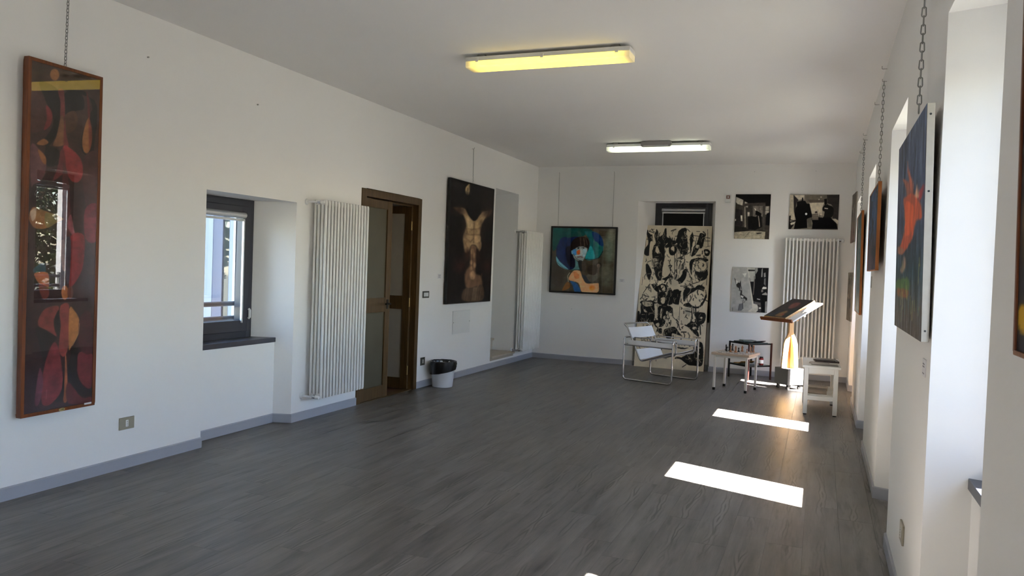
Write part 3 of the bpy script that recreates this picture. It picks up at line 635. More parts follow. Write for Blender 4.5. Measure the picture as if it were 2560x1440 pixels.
# ------------------------------------------------------------------ chains, wires, hooks
def chain(label, p0, p1, pitch, r, w, normal, group='picture chains'):
    p0, p1 = Vector(p0), Vector(p1); L = (p1-p0).length; n = max(2, round(L/pitch)); d = (p1-p0)/L; a = Vector(normal).normalized(); b = d.cross(a)
    t = thing('hanging_chain', label, 'chain', p1, 0, group); mb = MB()
    for i in range(n):
        c = p0 + d*(L*(i+0.5)/n) - p1; s_ = a if i % 2 else b; hl = L/n*0.5+r; pts = []
        for k in range(10):
            th = 2*PI*k/10; cc, ss = math.cos(th), math.sin(th)
            pts.append(c + s_*(w/2*cc) + d*((hl-w/2)*(1 if ss >= 0 else -1) + w/2*ss))
        mb.tube(pts, r, 5, closed=True)
    mb.build('links', M['steel'], t, smooth=True)
    mb = MB(); q = p0-p1; mb.tube(roundpath([q+a*0.03, q, q-a*0.012, q-a*0.012+Vector((0,0,0.018))], 0.006), 0.0022, 6); mb.build('wall_hook', M['steel'], t, smooth=True)
    return t
def hook(loc, label):
    mb = MB(); mb.tube(roundpath([(0,0,0),(-0.035,0,0),(-0.035,0,0.022)], 0.006), 0.0022, 6); tag(mb.build('wall_hook', M['steel'], None, True, loc=loc), label, 'hook', 'empty picture hooks')
chain('steel chain holding the tall framed painting', (XL+0.03, 3.29, 2.92), (XL+0.04, 3.27, 2.495), 0.020, 0.0022, 0.013, (-1,0,0))
chain('steel chain holding the dark torso painting', (XL+0.022, 9.03, 2.905), (XL+0.03, 9.03, 2.475), 0.018, 0.0017, 0.010, (-1,0,0))
chain('left thin chain holding the portrait with the blue hat', (-3.856, FAR-0.02, 2.90), (-3.845, FAR-0.03, 2.09), 0.016, 0.0014, 0.008, (0,1,0))
chain('right thin chain holding the portrait with the blue hat', (-2.981, FAR-0.02, 2.905), (-2.975, FAR-0.03, 2.078), 0.016, 0.0014, 0.008, (0,1,0))
chain('large-linked steel chain holding the blue and red painting', (0.352, 3.68, 2.90), (0.350, 3.68, 2.13), 0.036, 0.0028, 0.017, (1,0,0))
chain('steel chain holding the honey framed painting', (0.362, 6.28, 2.87), (0.358, 6.25, 2.11), 0.028, 0.0026, 0.015, (1,0,0))
chain('steel chain holding the tall teal painting farther down the right wall', (0.352, 8.80, 2.86), (0.350, 8.78, 2.105), 0.026, 0.0026, 0.015, (1,0,0))
hook((XR-0.001, 6.30, 2.965), 'empty hook above the honey framed painting, nearest the ceiling'); hook((XR-0.001, 7.05, 2.86), 'empty hook left of the chain of the honey framed painting')
hook((XR-0.001, 9.02, 2.945), 'empty hook above the tall teal painting'); hook((XR-0.001, 9.70, 2.86), 'empty hook left of the chain of the tall teal painting')
def wire(label, p0, p1):
    p0, p1 = Vector(p0), Vector(p1); mb = MB(); mb.cyl((0,0,0), p0-p1, 0.0009, 5); o = mb.build('hanging_wire', M['card'], loc=p1); tag(o, label, 'wire', 'clear picture wires')
    mb = MB(); mb.tube([p0-p1+Vector((0,0.018,0.004)), p0-p1+Vector((0,0,0.004))], 0.004, 6); mb.build('nail', M['steel'], o)
wire('thin clear wire above the upper left photograph', (-0.945, FAR-0.018, 2.89), (-0.945, FAR-0.016, 2.577)); wire('thin clear wire above the photograph of two dark figures', (-0.134, FAR-0.018, 2.89), (-0.134, FAR-0.016, 2.572))
wire('thin clear wire between the two left photographs', (-0.95, FAR-0.010, 1.935), (-0.95, FAR-0.010, 1.541))
for y, z in ((3.9, 2.72), (4.98, 2.63)):
    mb = MB(); mb.cyl((0.0,0,0),(0.012,0,0),0.005,8); tag(mb.build('wall_plug', M['grey_card'], loc=(XL+0.0005,y,z)), 'small grey wall plug high on the wall %s' % ('near the tall painting' if y < 4.5 else 'above the window recess'), 'wall plug')
mb = MB(); mb.cyl((0,-0.006,0),(0,0,0),0.005,8); tag(mb.build('wall_plug', M['grey_card'], loc=(-3.58, FAR-0.0005, 0.80)), 'small grey wall plug below the portrait with the blue hat', 'wall plug')

# ------------------------------------------------------------------ waste bin
t = thing('waste_bin', 'pale grey waste bin lined with a black bag by the door wall', 'waste bin', (-4.035, 8.06, 0))
mb = MB(); mb.lathe([(0.0,0.002),(0.112,0.0),(0.118,0.006),(0.142,0.285),(0.146,0.288),(0.142,0.290),(0.137,0.285),(0.113,0.01),(0.0,0.008)], n=40); mb.build('bin_body', M['bin'], t, smooth=True)
mb = MB(); n = 56; prof = []
rings = [(0.134,0.20,0),(0.136,0.285,0.2),(0.145,0.302,0.6),(0.153,0.298,1.0),(0.156,0.27,1.2),(0.152,0.22,1.3),(0.147,0.175,1.0)]
vs_ = []; fs = []
for i, (r, z, k) in enumerate(rings):
    for j in range(n):
        a = 2*PI*j/n; wv = 0.0035*k*math.sin(9*a+i*0.9)+0.0025*k*math.sin(17*a+1.7*i); dz = (0.030*math.cos(a-0.6) if i == 6 else 0.018*math.cos(a-0.6) if i == 5 else 0)
        vs_.append(((r+wv)*math.cos(a), (r+wv)*math.sin(a), z+dz+0.3*wv))
for i in range(len(rings)-1):
    for j in range(n): fs.append((i*n+j, i*n+(j+1) % n, (i+1)*n+(j+1) % n, (i+1)*n+j))
mb.add(vs_, fs); mb.build('bin_bag', M['bag'], t, smooth=True)

# ------------------------------------------------------------------ tubular steel armchair
t = thing('tubular_armchair', 'chromed tubular steel armchair with white leather straps before the leaning canvas', 'chair', (-1.915, 10.20, 0), math.radians(-17))
R_ = 0.0115; W_, B_, F_ = 0.365, -0.35, 0.35; AZ = 0.555; IN = 0.095
for s in (-1, 1):
    mb = MB(); y = s*W_; yi = s*(W_-IN)
    mb.tube(roundpath([(B_,yi,AZ),(B_,y,AZ),(B_,y,R_),(F_,y,R_),(F_,y,AZ),(F_,yi,AZ),(F_,yi,0.40),(F_-0.03,yi,0.37)], 0.055, 7), R_, 10); mb.build('side_frame', M['chrome'], t, smooth=True)
    mb = MB(); mb.tube([(B_,y,0.462),(F_,y,0.462)], 0.010, 10); mb.build('side_rod', M['chrome'], t, smooth=True)
    mb = MB(); mb.tube([(B_,yi,AZ),(F_-0.01,yi,AZ)], 0.006, 8); mb.build('arm_rod', M['chrome'], t, smooth=True)
    mb = MB(); mb.obox((0.02, s*(W_-0.010), 0.494), (0.315,0,0), (0,0.002,0), (0,-s*0.006,0.030)); mb.build('arm_strap', M['leather'], t, bevel=0.001)
sb, sf = Vector((-0.13,0,0.255)), Vector((0.315,0,0.405)); yw = 0.305
mb = MB(); mb.tube(roundpath([(F_-0.03,-(W_-IN),0.37),(F_-0.03,(W_-IN),0.37)], 0.04), R_, 10); mb.build('front_crossbar', M['chrome'], t, smooth=True)
mb = MB(); bt = Vector((-0.345,0,0.690))
mb.tube(roundpath([(sf.x,-yw,sf.z),(sb.x,-yw,sb.z),(bt.x,-yw,bt.z),(bt.x-0.055,-yw,bt.z+0.035),(bt.x-0.055,yw,bt.z+0.035),(bt.x,yw,bt.z),(sb.x,yw,sb.z),(sf.x,yw,sf.z)], 0.05, 7), R_, 10); mb.build('seat_and_back_tube', M['chrome'], t, smooth=True)
mb = MB(); mb.tube([(B_,-W_,0.462),(B_,W_,0.462)], 0.008, 8); mb.build('rear_rod', M['chrome'], t, smooth=True)
def sling(name, a, b, hw, thick, sag):
    mb = MB(); d = (b-a); nrm = Vector((-d.z,0,d.x)).normalized(); K = 12; J = 6; vs_ = []; fs = []
    for side in (0, 1):
        for j in range(J+1):
            for i in range(K+1):
                yy = -hw + 2*hw*i/K; q = a + d*j/J + nrm*(0.012-sag*(1-(yy/hw)**2) + (thick if side else 0)); vs_.append((q.x, yy, q.z))
    m_ = (J+1)*(K+1)
    for j in range(J):
        for i in range(K):
            p = j*(K+1)+i; fs += [(p,p+1,p+K+2,p+K+1), (m_+p,m_+p+K+1,m_+p+K+2,m_+p+1)]
    for j in range(J): p, q = j*(K+1), j*(K+1)+K; fs += [(p,p+K+1,m_+p+K+1,m_+p),(q,m_+q,m_+q+K+1,q+K+1)]
    for i in range(K): p, q = i, J*(K+1)+i; fs += [(p,m_+p,m_+p+1,p+1),(q,q+1,m_+q+1,m_+q)]
    mb.add(vs_, fs); return mb.build(name, M['leather'], t, smooth=True)
ub = (bt-sb)
sling('seat_sling', sb+(sf-sb)*0.05, sb+(sf-sb)*0.95, yw+0.010, 0.004, 0.020)
sling('lower_back_strap', sb+ub*0.34, sb+ub*0.05, yw+0.010, 0.004, 0.010)
sling('back_strap', sb+ub*0.97, sb+ub*0.66, yw+0.010, 0.004, 0.010)

# ------------------------------------------------------------------ chess table and pieces
cr = math.radians(-12); ct = thing('chess_table', 'small white table with a checkered top and black-capped square legs', 'table', (-0.94, 9.925, 0), cr)
m_, nt, P_ = newmat('checkered_board'); tc = N(nt, 'ShaderNodeTexCoord'); mp = N(nt, 'ShaderNodeMapping'); mp.inputs['Location'].default_value = (0.0125,0.0125,0.31); ck = N(nt, 'ShaderNodeTexChecker'); ck.inputs['Scale'].default_value = 20.0
ck.inputs['Color1'].default_value = (*L3(226,214,196),1); ck.inputs['Color2'].default_value = (*L3(96,88,92),1); nt.links.new(tc.outputs['Object'], mp.inputs[0]); nt.links.new(mp.outputs[0], ck.inputs['Vector']); nt.links.new(ck.outputs['Color'], P_.inputs['Base Color']); P_.inputs['Roughness'].default_value = 0.35
hh = 0.232
mb = MB(); mb.box(-hh,hh,-hh,hh,0.436,0.464); mb.build('table_top', mat('pale_wood_edge', L3(206,186,166), 0.5, var=0.08), ct, bevel=0.004)
mb = MB(); mb.box(-0.2,0.2,-0.2,0.2,0.4642,0.4660); mb.build('chess_board', m_, ct)
mb = MB(); mb.box(-0.182,0.182,-0.203,-0.187,0.405,0.436); mb.box(-0.182,0.182,0.187,0.203,0.405,0.436); mb.box(-0.203,-0.187,-0.182,0.182,0.405,0.436); mb.box(0.187,0.203,-0.182,0.182,0.405,0.436); mb.build('apron', M['whitepaint'], ct)
for sx in (-1,1):
    for sy in (-1,1):
        mb = MB(); x, y = sx*0.195, sy*0.195; mb.box(x-0.0125,x+0.0125,y-0.0125,y+0.0125,0.03,0.436); lg = mb.build('leg', M['whitepaint'], ct, bevel=0.002)
        mb = MB(); mb.box(x-0.0145,x+0.0145,y-0.0145,y+0.0145,0.0,0.032); mb.build('foot_cap', M['black'], lg, bevel=0.002)
M['ebony'] = mat('black_chess_wood', L3(34,30,30), 0.35); M['boxwood'] = mat('tan_chess_wood', L3(176,120,78), 0.4)
PRO = {'pawn': [(0.011,0),(0.011,0.004),(0.007,0.009),(0.004,0.022),(0.008,0.025),(0.004,0.027),(0.0075,0.034),(0.005,0.040),(0,0.0415)],
       'rook': [(0.013,0),(0.013,0.005),(0.008,0.010),(0.007,0.030),(0.011,0.034),(0.011,0.046),(0.007,0.046),(0.007,0.041),(0,0.041)],
       'bishop': [(0.013,0),(0.013,0.005),(0.008,0.010),(0.005,0.034),(0.010,0.038),(0.005,0.041),(0.008,0.052),(0.003,0.062),(0.003,0.066),(0,0.067)],
       'queen': [(0.015,0),(0.015,0.006),(0.009,0.012),(0.006,0.046),(0.012,0.050),(0.006,0.054),(0.011,0.070),(0.006,0.072),(0.003,0.078),(0,0.079)],
       'knight': [(0.014,0),(0.014,0.006),(0.009,0.012),(0.007,0.022),(0,0.023)]}
def chessman(kind, dark, pos, label, k=1.0):
    m_ = M['ebony'] if dark else M['boxwood']; mb = MB(); mb.lathe([(r*k, z*k) for r, z in PRO[kind]], n=16)
    if kind == 'knight':
        o = mb.build('chess_knight', m_, None, True, loc=(pos[0],pos[1],0.4662), rotz=random.uniform(0,6))
        mb = MB(); mb.prism([(a*k,b*k) for a, b in [(-0.008,0.020),(0.009,0.020),(0.007,0.034),(0.014,0.040),(0.013,0.046),(0.004,0.052),(0.001,0.062),(-0.004,0.056),(-0.010,0.046),(-0.010,0.032)]], -0.005*k, 0.005*k, lambda u, v, d: (u, d, v)); mb.build('horse_head', m_, o, bevel=0.0015)
    else: o = mb.build('chess_' + kind, m_, None, True, loc=(pos[0],pos[1],0.4662))
    tag(o, label, 'chess piece', 'chess pieces on the small table')
CP = [(-1.078,10.090),(-1.057,9.955),(-1.030,10.020),(-1.002,9.895),(-1.000,10.095),(-0.940,9.885),(-0.914,9.98),(-0.879,10.07),(-0.812,9.95),(-0.770,10.02),(-0.743,10.06)]
CL = [('bishop',1,'dark chess bishop at the far left edge of the board',1),('rook',1,'dark chess rook nearest the left front of the board',1.1),('rook',1,'dark chess rook behind the other, farther from the edge',1),('bishop',0,'tall tan chess bishop among the dark pieces at left',1.15),
      ('queen',1,'tall black chess queen at the back of the board',1),('knight',0,'tan chess knight at the front middle of the board',1.15),('pawn',1,'black chess pawn standing alone mid-board',1.15),('knight',0,'tan chess knight at the back right of centre',1.05),
      ('pawn',0,'short tan chess pawn near the right front edge',1.0),('bishop',0,'tan chess bishop near the right edge of the board',0.95),('queen',0,'tall tan chess queen at the far right corner',1)]
for p, (kd, dk, lb, k) in zip(CP, CL): chessman(kd, dk, p, lb, k*1.15)

# ------------------------------------------------------------------ printed matter
def magazine(label, loc, rotz, w, h, th, cover, band, group, curl=0.0):
    t = thing('magazine', label, 'magazine', loc, rotz, group)
    K = 6; mb = MB(); vs_ = []; fs = []
    for side in (0, 1):
        for i in range(K+1):
            x = -w/2+w*i/K; z = curl*max(0, (i/K-0.5)*2)**2 + (th if side else 0)
            vs_ += [(x,-h/2,z),(x,h/2,z)]
    m_ = 2*(K+1)
    for i in range(K): a = 2*i; fs += [(a,a+1,a+3,a+2),(m_+a,m_+a+2,m_+a+3,m_+a+1),(a,a+2,m_+a+2,m_+a),(a+1,m_+a+1,m_+a+3,a+3)]
    fs += [(0,m_,m_+1,1),(2*K,2*K+1,m_+2*K+1,m_+2*K)]
    mb.add(vs_, fs); mb.build('cover', mat('print', cover, 0.35, var=0.35, vscale=22), t)
    if curl == 0:
        mb = MB(); mb.box(-w/2+0.01,w/2-0.01,h*0.18,h*0.38,th,th+0.0006); mb.build('printed_band', mat('print_band', band, 0.35, var=0.3, vscale=40), t)

# ------------------------------------------------------------------ black side table
bt_ = thing('side_table', 'black steel side table with two shelves in the far right corner', 'table', (-0.868, 11.165, 0), math.radians(-44)); q = 0.188
def tri_shelf(name, z, parent):
    mb = MB(); mb.box(-q,q,-q,q,z-0.006,z); mb.build(name, mat('dark_green_glass', L3(70,84,78), 0.15, var=0.05), parent)
    mb = MB()
    for a, b in (((-q,-q),(q,-q)),((q,-q),(q,q)),((q,q),(-q,q)),((-q,q),(-q,-q))):
        mb.obox(((a[0]+b[0])/2,(a[1]+b[1])/2,z-0.012), (max(abs(a[0]-b[0])/2,0.007),0,0), (0,max(abs(a[1]-b[1])/2,0.007),0), (0,0,0.009))
    mb.build('shelf_rim', M['blackmetal'], parent)
tri_shelf('top_shelf', 0.50, bt_); tri_shelf('lower_shelf', 0.20, bt_)
for sx, sy in ((-1,-1),(1,-1),(1,1),(-1,1)):
    mb = MB(); x, y = sx*(q+0.007), sy*(q+0.007); mb.box(x-0.010,x+0.010,y-0.010,y+0.010,0,0.502); mb.build('leg', M['redpost'] if sy < 0 and sx > 0 or sx > 0 else M['blackmetal'], bt_, bevel=0.002)
def on_table(lx, ly, a=math.radians(-44), c=(-0.868,11.165)): return (c[0]+lx*math.cos(a)-ly*math.sin(a), c[1]+lx*math.sin(a)+ly*math.cos(a))
G = 'magazines on the black side table'
for (lx, ly, z, rz, w, h, th, cov, bd, lb, cu) in [(-0.085,-0.02,0.5005,0.0,0.17,0.26,0.008,L3(36,44,46),L3(90,100,90),'dark magazine at the left of the black table top, under the rest',0),
        (-0.095,0.03,0.5095,-0.25,0.13,0.19,0.010,L3(98,108,92),L3(40,44,40),'grey-green booklet on top of the left magazines',0),
        (0.095,0.01,0.5005,0.05,0.17,0.27,0.006,L3(60,84,84),L3(150,60,50),'teal magazine at the right of the black table top',0),
        (0.095,0.0,0.5075,0.15,0.16,0.23,0.006,L3(34,36,40),L3(176,176,168),'dark glossy magazine with a lifted cover on the black table',0.02)]:
    x, y = on_table(lx, ly); magazine(lb, (x,y,z), rz+math.radians(-44), w, h, th, cov, bd, G, cu)
x, y = on_table(-0.09, -0.02); magazine('ochre magazine leaning up on the lower shelf of the black table', (x,y,0.2005), -0.76, 0.15, 0.24, 0.006, L3(168,120,40), L3(90,60,30), G, 0.03)
x, y = on_table(0.06, -0.075); magazine('grey magazine flat on the lower shelf of the black table', (x,y,0.2005), -0.76, 0.13, 0.17, 0.012, L3(70,78,82), L3(190,190,186), G, 0)
x, y = on_table(0.135, 0.08); jr = thing('jar', 'small dark red jar with a white label on the lower shelf', 'jar', (x, y, 0.2005))
mb = MB(); mb.lathe([(0.028,0),(0.030,0.006),(0.030,0.085),(0.026,0.094),(0.022,0.098),(0,0.098)], n=20); mb.build('jar_body', mat('red_glass', L3(130,34,34), 0.15), jr, smooth=True)
mb = MB(); mb.lathe([(0.0308,0.022),(0.0308,0.070)], n=20); mb.build('paper_label', M['card'], jr)
mb = MB(); mb.lathe([(0.024,0.0985),(0.024,0.112),(0.0,0.114)], n=20); mb.build('lid', M['blackmetal'], jr, smooth=True)

# ------------------------------------------------------------------ white bench table with magazines
wt = thing('bench_table', 'white painted bench table with a lower shelf by the right wall', 'table', (0.033, 8.99, 0), math.radians(1.5)); bx, by = 0.165, 0.40
mb = MB(); mb.box(-bx-0.022,bx+0.022,-by-0.01,by+0.02,0.488,0.512); mb.build('table_top', M['whitepaint'], wt, bevel=0.004)
for sx in (-1,1):
    for sy in (-1,1):
        mb = MB(); x, y = sx*(bx-0.022), sy*(by-0.022); mb.box(x-0.021,x+0.021,y-0.021,y+0.021,0.012,0.488); lg = mb.build('leg', M['whitepaint'], wt, bevel=0.002)
        mb = MB(); mb.tube([(x,y,0),(x,y,0.0125)], 0.017, 12); mb.build('foot_pad', M['black'], lg)
for y in (-by+0.016, by-0.016):
    mb = MB(); mb.box(-bx+0.043,bx-0.043,y-0.010,y+0.010,0.43,0.488); mb.build('apron', M['whitepaint'], wt, bevel=0.001)
    mb = MB(); mb.box(-bx+0.043,bx-0.043,y-0.010,y+0.010,0.155,0.200); mb.build('lower_rail', M['whitepaint'], wt, bevel=0.001)
for x in (-bx+0.016, bx-0.016):
    mb = MB(); mb.box(x-0.010,x+0.010,-by+0.043,by-0.043,0.43,0.488); mb.build('apron', M['whitepaint'], wt, bevel=0.001)
    mb = MB(); mb.box(x-0.010,x+0.010,-by+0.043,by-0.043,0.155,0.200); mb.build('lower_rail', M['whitepaint'], wt, bevel=0.001)
for k in range(4):
    w_ = (2*by-0.06)/4; y = -by+0.03+w_*k; mb = MB(); mb.box(-bx+0.028,bx-0.028,y+0.004,y+w_-0.004,0.200,0.212); mb.build('shelf_board', M['whitepaint'], wt)
G = 'magazines on the white bench table'
for (x, y, z, rz, w, h, th, cov, bd, lb) in [(0.07,8.74,0.5125,0.05,0.26,0.17,0.006,L3(120,116,112),L3(196,192,186),'grey magazine at the front edge of the white bench table'),
        (0.02,8.90,0.5125,-0.04,0.20,0.14,0.005,L3(150,140,132),L3(90,84,80),'brownish leaflet lying behind the front magazine on the bench'),
        (0.09,9.08,0.5125,0.10,0.24,0.19,0.016,L3(70,58,56),L3(180,176,170),'thick dark magazine in the middle of the bench table'),
        (0.08,9.09,0.5295,-0.12,0.22,0.16,0.007,L3(54,48,50),L3(120,110,104),'dark brochure on top of the thick magazine on the bench'),
        (0.06,9.27,0.5125,0.02,0.21,0.15,0.012,L3(150,148,144),L3(60,56,56),'pale magazine at the back of the bench table'),
        (0.00,8.78,0.2125,0.03,0.20,0.24,0.022,L3(150,134,118),L3(110,96,86),'beige magazine stack at the front of the bench shelf'),
        (0.02,9.04,0.2125,-0.05,0.19,0.22,0.030,L3(176,164,148),L3(120,110,100),'pale catalogue at the middle of the bench shelf')]:
    magazine(lb, (x,y,z), rz, w, h, th, cov, bd, G)

# ------------------------------------------------------------------ lectern
ec = Vector((0.68,-0.733,0)); sc_ = Vector((0.733,0.68,0)); la = math.atan2(-0.733,0.68)
lt = thing('lectern', 'wooden lectern on a grey wheeled box beside the white bench', 'lectern', (-0.329, 10.456, 0), la)   # local x along the board's low edge, local y up the slope
mb = MB(); mb.box(-0.123,0.123,-0.123,0.123,0.062,0.265); mb.build('wheeled_box', mat('grey_laminate', L3(128,126,124), 0.5), lt, bevel=0.003)
for sx in (-1,1):
    for sy in (-1,1):
        x, y = sx*0.088, sy*0.088; mb = MB(); mb.tube([(x-0.011,y,0.022),(x+0.011,y,0.022)], 0.022, 16); mb.box(x-0.016,x+0.016,y-0.012,y+0.012,0.036,0.0618); mb.build('caster', M['black'], lt, smooth=True)
BOT = [(-0.128,0.0),(-0.128,0.05),(-0.108,0.30),(-0.085,0.36),(-0.050,0.42),(-0.036,0.45),(-0.034,0.60),(0.034,0.60),(0.036,0.45),(0.050,0.42),(0.085,0.36),(0.108,0.30),(0.128,0.05),(0.128,0.0)]
mb = MB(); mb.prism([(u, v+0.2652) for u, v in BOT], -0.012, 0.012, lambda u, v, d: (d, u, v)); mb.build('bottle_shaped_panel', M['palewood'], lt, bevel=0.003)
BO2 = [(0.0125,0.0),(0.105,0.0),(0.095,0.06),(0.070,0.26),(0.030,0.40),(0.0125,0.42)]
for sg in (-1,1):
    mb = MB(); mb.prism([(sg*u, v+0.2652) for u, v in BO2], -0.010, 0.010, lambda u, v, d: (u, d, v)); mb.build('fin', M['palewood'], lt, bevel=0.002)
ang = math.radians(27); up = Vector((0, math.cos(ang), math.sin(ang))); nrm = Vector((0,-math.sin(ang),math.cos(ang))); bc = Vector((-0.005, 0.0, 0.985))
mb = MB(); mb.obox((0,0,0.885), (0.10,0,0), (0,0.03,0), (0,0,0.018)); mb.build('head_block', M['palewood'], lt, bevel=0.003)
mb = MB()
for x in (-0.05,0.05): mb.obox(bc+Vector((x,0,0))+up*0.02-nrm*0.045, (0.012,0,0), up*0.12, nrm*0.028)
mb.build('tilt_bracket', M['palewood'], lt)
mb = MB(); mb.tube([(0.055,0.04,0.94),(0.16,0.04,0.94)], 0.008, 10); mb.tube([(0.16,0.04,0.94),(0.19,0.04,0.94)], 0.016, 12); mb.build('tilt_knob', M['chrome'], lt, smooth=True)
mb = MB(); mb.obox(bc, (0.29,0,0), up*0.255, nrm*0.009); bd = mb.build('board', M['whitepaint'], lt, bevel=0.003)
mb = MB(); mb.obox(bc-up*0.262+nrm*0.012, (0.292,0,0), up*0.009, nrm*0.021); mb.build('ledge', M['redwood'], lt, bevel=0.002)
def lect(x, v, n_):    # a point on the board in world space
    p = bc + Vector((x,0,0)) + up*v + nrm*n_; c, s = math.cos(la), math.sin(la); return Vector((-0.329+p.x*c-p.y*s, 10.456+p.x*s+p.y*c, p.z))
def on_board(o, x, v, n_):
    o.location = lect(x, v, n_); o.rotation_euler = (Matrix.Rotation(la,3,'Z') @ Matrix.Rotation(ang,3,'X')).to_euler()
mb = MB(); mb.box(-0.05,0.05,-0.07,0.07,0,0.006); lf = mb.build('leaflet', M['card'], bevel=0.001); tag(lf, 'small white leaflet on the right of the lectern board', 'leaflet'); on_board(lf, 0.225, 0.06, 0.0095)

# ------------------------------------------------------------------ painted pictures
def fbm(nv, nu, seed, sv, su, octv=4):
    r = np.random.RandomState(seed); out = np.zeros((nv, nu)); amp = 1.0; tot = 0
    for o in range(octv):
        gv, gu = max(2, int(sv*2**o)+2), max(2, int(su*2**o)+2); g = r.rand(gv, gu)
        y = np.linspace(0, gv-1.001, nv); x = np.linspace(0, gu-1.001, nu); yi = y.astype(int); xi = x.astype(int); fy = (y-yi)[:,None]; fx = (x-xi)[None,:]
        fy = fy*fy*(3-2*fy); fx = fx*fx*(3-2*fx)
        a = g[yi][:,xi]; b = g[yi][:,xi+1]; c = g[yi+1][:,xi]; d = g[yi+1][:,xi+1]
        out += amp*((a*(1-fx)+b*fx)*(1-fy)+(c*(1-fx)+d*fx)*fy); tot += amp; amp *= 0.55
    return out/tot
class Art:
    """colour grid; shapes are given in the coordinates of the quadrilateral the picture fills"""
    def __init__(s, nu, nv, TL, TR, BR, BL, base, seed=1):
        s.nu, s.nv, s.seed = nu, nv, seed; u = np.linspace(0,1,nu)[None,:]; v = np.linspace(0,1,nv)[:,None]; s.U = np.repeat(u,nv,0); s.V = np.repeat(v,nu,1)
        s.X = (1-v)*((1-u)*TL[0]+u*TR[0])+v*((1-u)*BL[0]+u*BR[0]); s.Y = (1-v)*((1-u)*TL[1]+u*TR[1])+v*((1-u)*BL[1]+u*BR[1])
        s.C = np.zeros((nv,nu,3)); s.C[:] = base; s.o = (0,0,1.0)
    def frame(s, ox, oy, k): s.o = (ox, oy, k); return s
    def _pts(s, pts): ox, oy, k = s.o; return np.array([(ox+a/k, oy+b/k) for a, b in pts], float)
    def _blend(s, m, alpha, col): s.C[m] = s.C[m]*(1-alpha[:,None]) + np.asarray(col, float)*alpha[:,None]
    def poly(s, pts, col, soft=1.5, a=1.0, smooth=True, wob=0.0):
        P = s._pts(pts); n = len(P); soft = soft/s.o[2]*2
        if smooth:
            Q = []
            for i in range(n):
                p0, p1, p2, p3 = P[i-1], P[i], P[(i+1) % n], P[(i+2) % n]
                for t in (0,0.25,0.5,0.75): Q.append(0.5*((2*p1)+(-p0+p2)*t+(2*p0-5*p1+4*p2-p3)*t*t+(-p0+3*p1-3*p2+p3)*t**3))
            P = np.array(Q); n = len(P)
        lo, hi = P.min(0)-soft*2, P.max(0)+soft*2
        m = (s.X > lo[0]) & (s.X < hi[0]) & (s.Y > lo[1]) & (s.Y < hi[1])
        if not m.any(): return s
        x, y = s.X[m], s.Y[m]
        if wob:
            w = (fbm(s.nv, s.nu, s.seed+n, s.nv/12, s.nu/12, 3)[m]-0.5)*wob/s.o[2]*2; x = x+w; y = y+w
        ins = np.zeros(x.shape, bool); dm = np.full(x.shape, 1e9)
        for i in range(n):
            ax, ay = P[i]; bx_, by_ = P[(i+1) % n]; dx, dy = bx_-ax, by_-ay
            if abs(dy) > 1e-9: ins ^= ((ay > y) != (by_ > y)) & (x < ax+dx*(y-ay)/dy)
            t = np.clip(((x-ax)*dx+(y-ay)*dy)/(dx*dx+dy*dy+1e-9),0,1); dm = np.minimum(dm, np.hypot(x-ax-t*dx, y-ay-t*dy))
        s._blend(m, a*np.clip(0.5+np.where(ins, dm, -dm)/soft, 0, 1), col); return s
    def ell(s, cx, cy, rx, ry, col, soft=1.5, a=1.0): return s.poly([(cx+rx*math.cos(k*PI/4), cy+ry*math.sin(k*PI/4)) for k in range(8)], col, soft, a)
    def line(s, pts, w, col, soft=1.0, a=1.0):
        P = s._pts(pts); w = w/s.o[2]/2; soft = soft/s.o[2]*2; lo, hi = P.min(0)-w-soft, P.max(0)+w+soft
        m = (s.X > lo[0]) & (s.X < hi[0]) & (s.Y > lo[1]) & (s.Y < hi[1])
        if not m.any(): return s
        x, y = s.X[m], s.Y[m]; dm = np.full(x.shape, 1e9)
        for i in range(len(P)-1):
            ax, ay = P[i]; dx, dy = P[i+1]-P[i]; t = np.clip(((x-ax)*dx+(y-ay)*dy)/(dx*dx+dy*dy+1e-9),0,1); dm = np.minimum(dm, np.hypot(x-ax-t*dx, y-ay-t*dy))
        s._blend(m, a*np.clip(0.5+(w-dm)/soft, 0, 1), col); return s
    def grad(s, f, col, a=1.0): al = np.clip(f(s.U, s.V), 0, 1)*a; s.C = s.C*(1-al[:,:,None])+np.asarray(col,float)*al[:,:,None]; return s
    def grain(s, amt, sv, su, seed=0): s.C *= (1+amt*(fbm(s.nv, s.nu, s.seed+seed, sv, su)-0.5)*2)[:,:,None]; return s
    def mesh(s, w, h, mt, gain=1.0, bow=0.0):
        nu, nv = s.nu, s.nv; me = bpy.data.meshes.new('picture'); vx = np.zeros((nv,nu,3)); vx[:,:,0] = (s.U-0.5)*w; vx[:,:,2] = (1-s.V)*h
        idx = np.arange(nu*nv).reshape(nv,nu); q = np.stack([idx[1:,:-1],idx[1:,1:],idx[:-1,1:],idx[:-1,:-1]],-1).reshape(-1,4)
        me.vertices.add(nu*nv); me.vertices.foreach_set('co', vx.ravel()); me.loops.add(q.size); me.loops.foreach_set('vertex_index', q.ravel().astype(np.int32))
        me.polygons.add(len(q)); me.polygons.foreach_set('loop_start', np.arange(0,q.size,4,dtype=np.int32)); me.polygons.foreach_set('loop_total', np.full(len(q),4,dtype=np.int32)); me.update(calc_edges=True)
        ca = me.color_attributes.new('Col','FLOAT_COLOR','POINT'); rgba = np.ones((nu*nv,4)); rgba[:,:3] = lin(np.clip(s.C*gain,0,255).reshape(-1,3)); ca.data.foreach_set('color', rgba.ravel()); me.materials.append(mt); return me
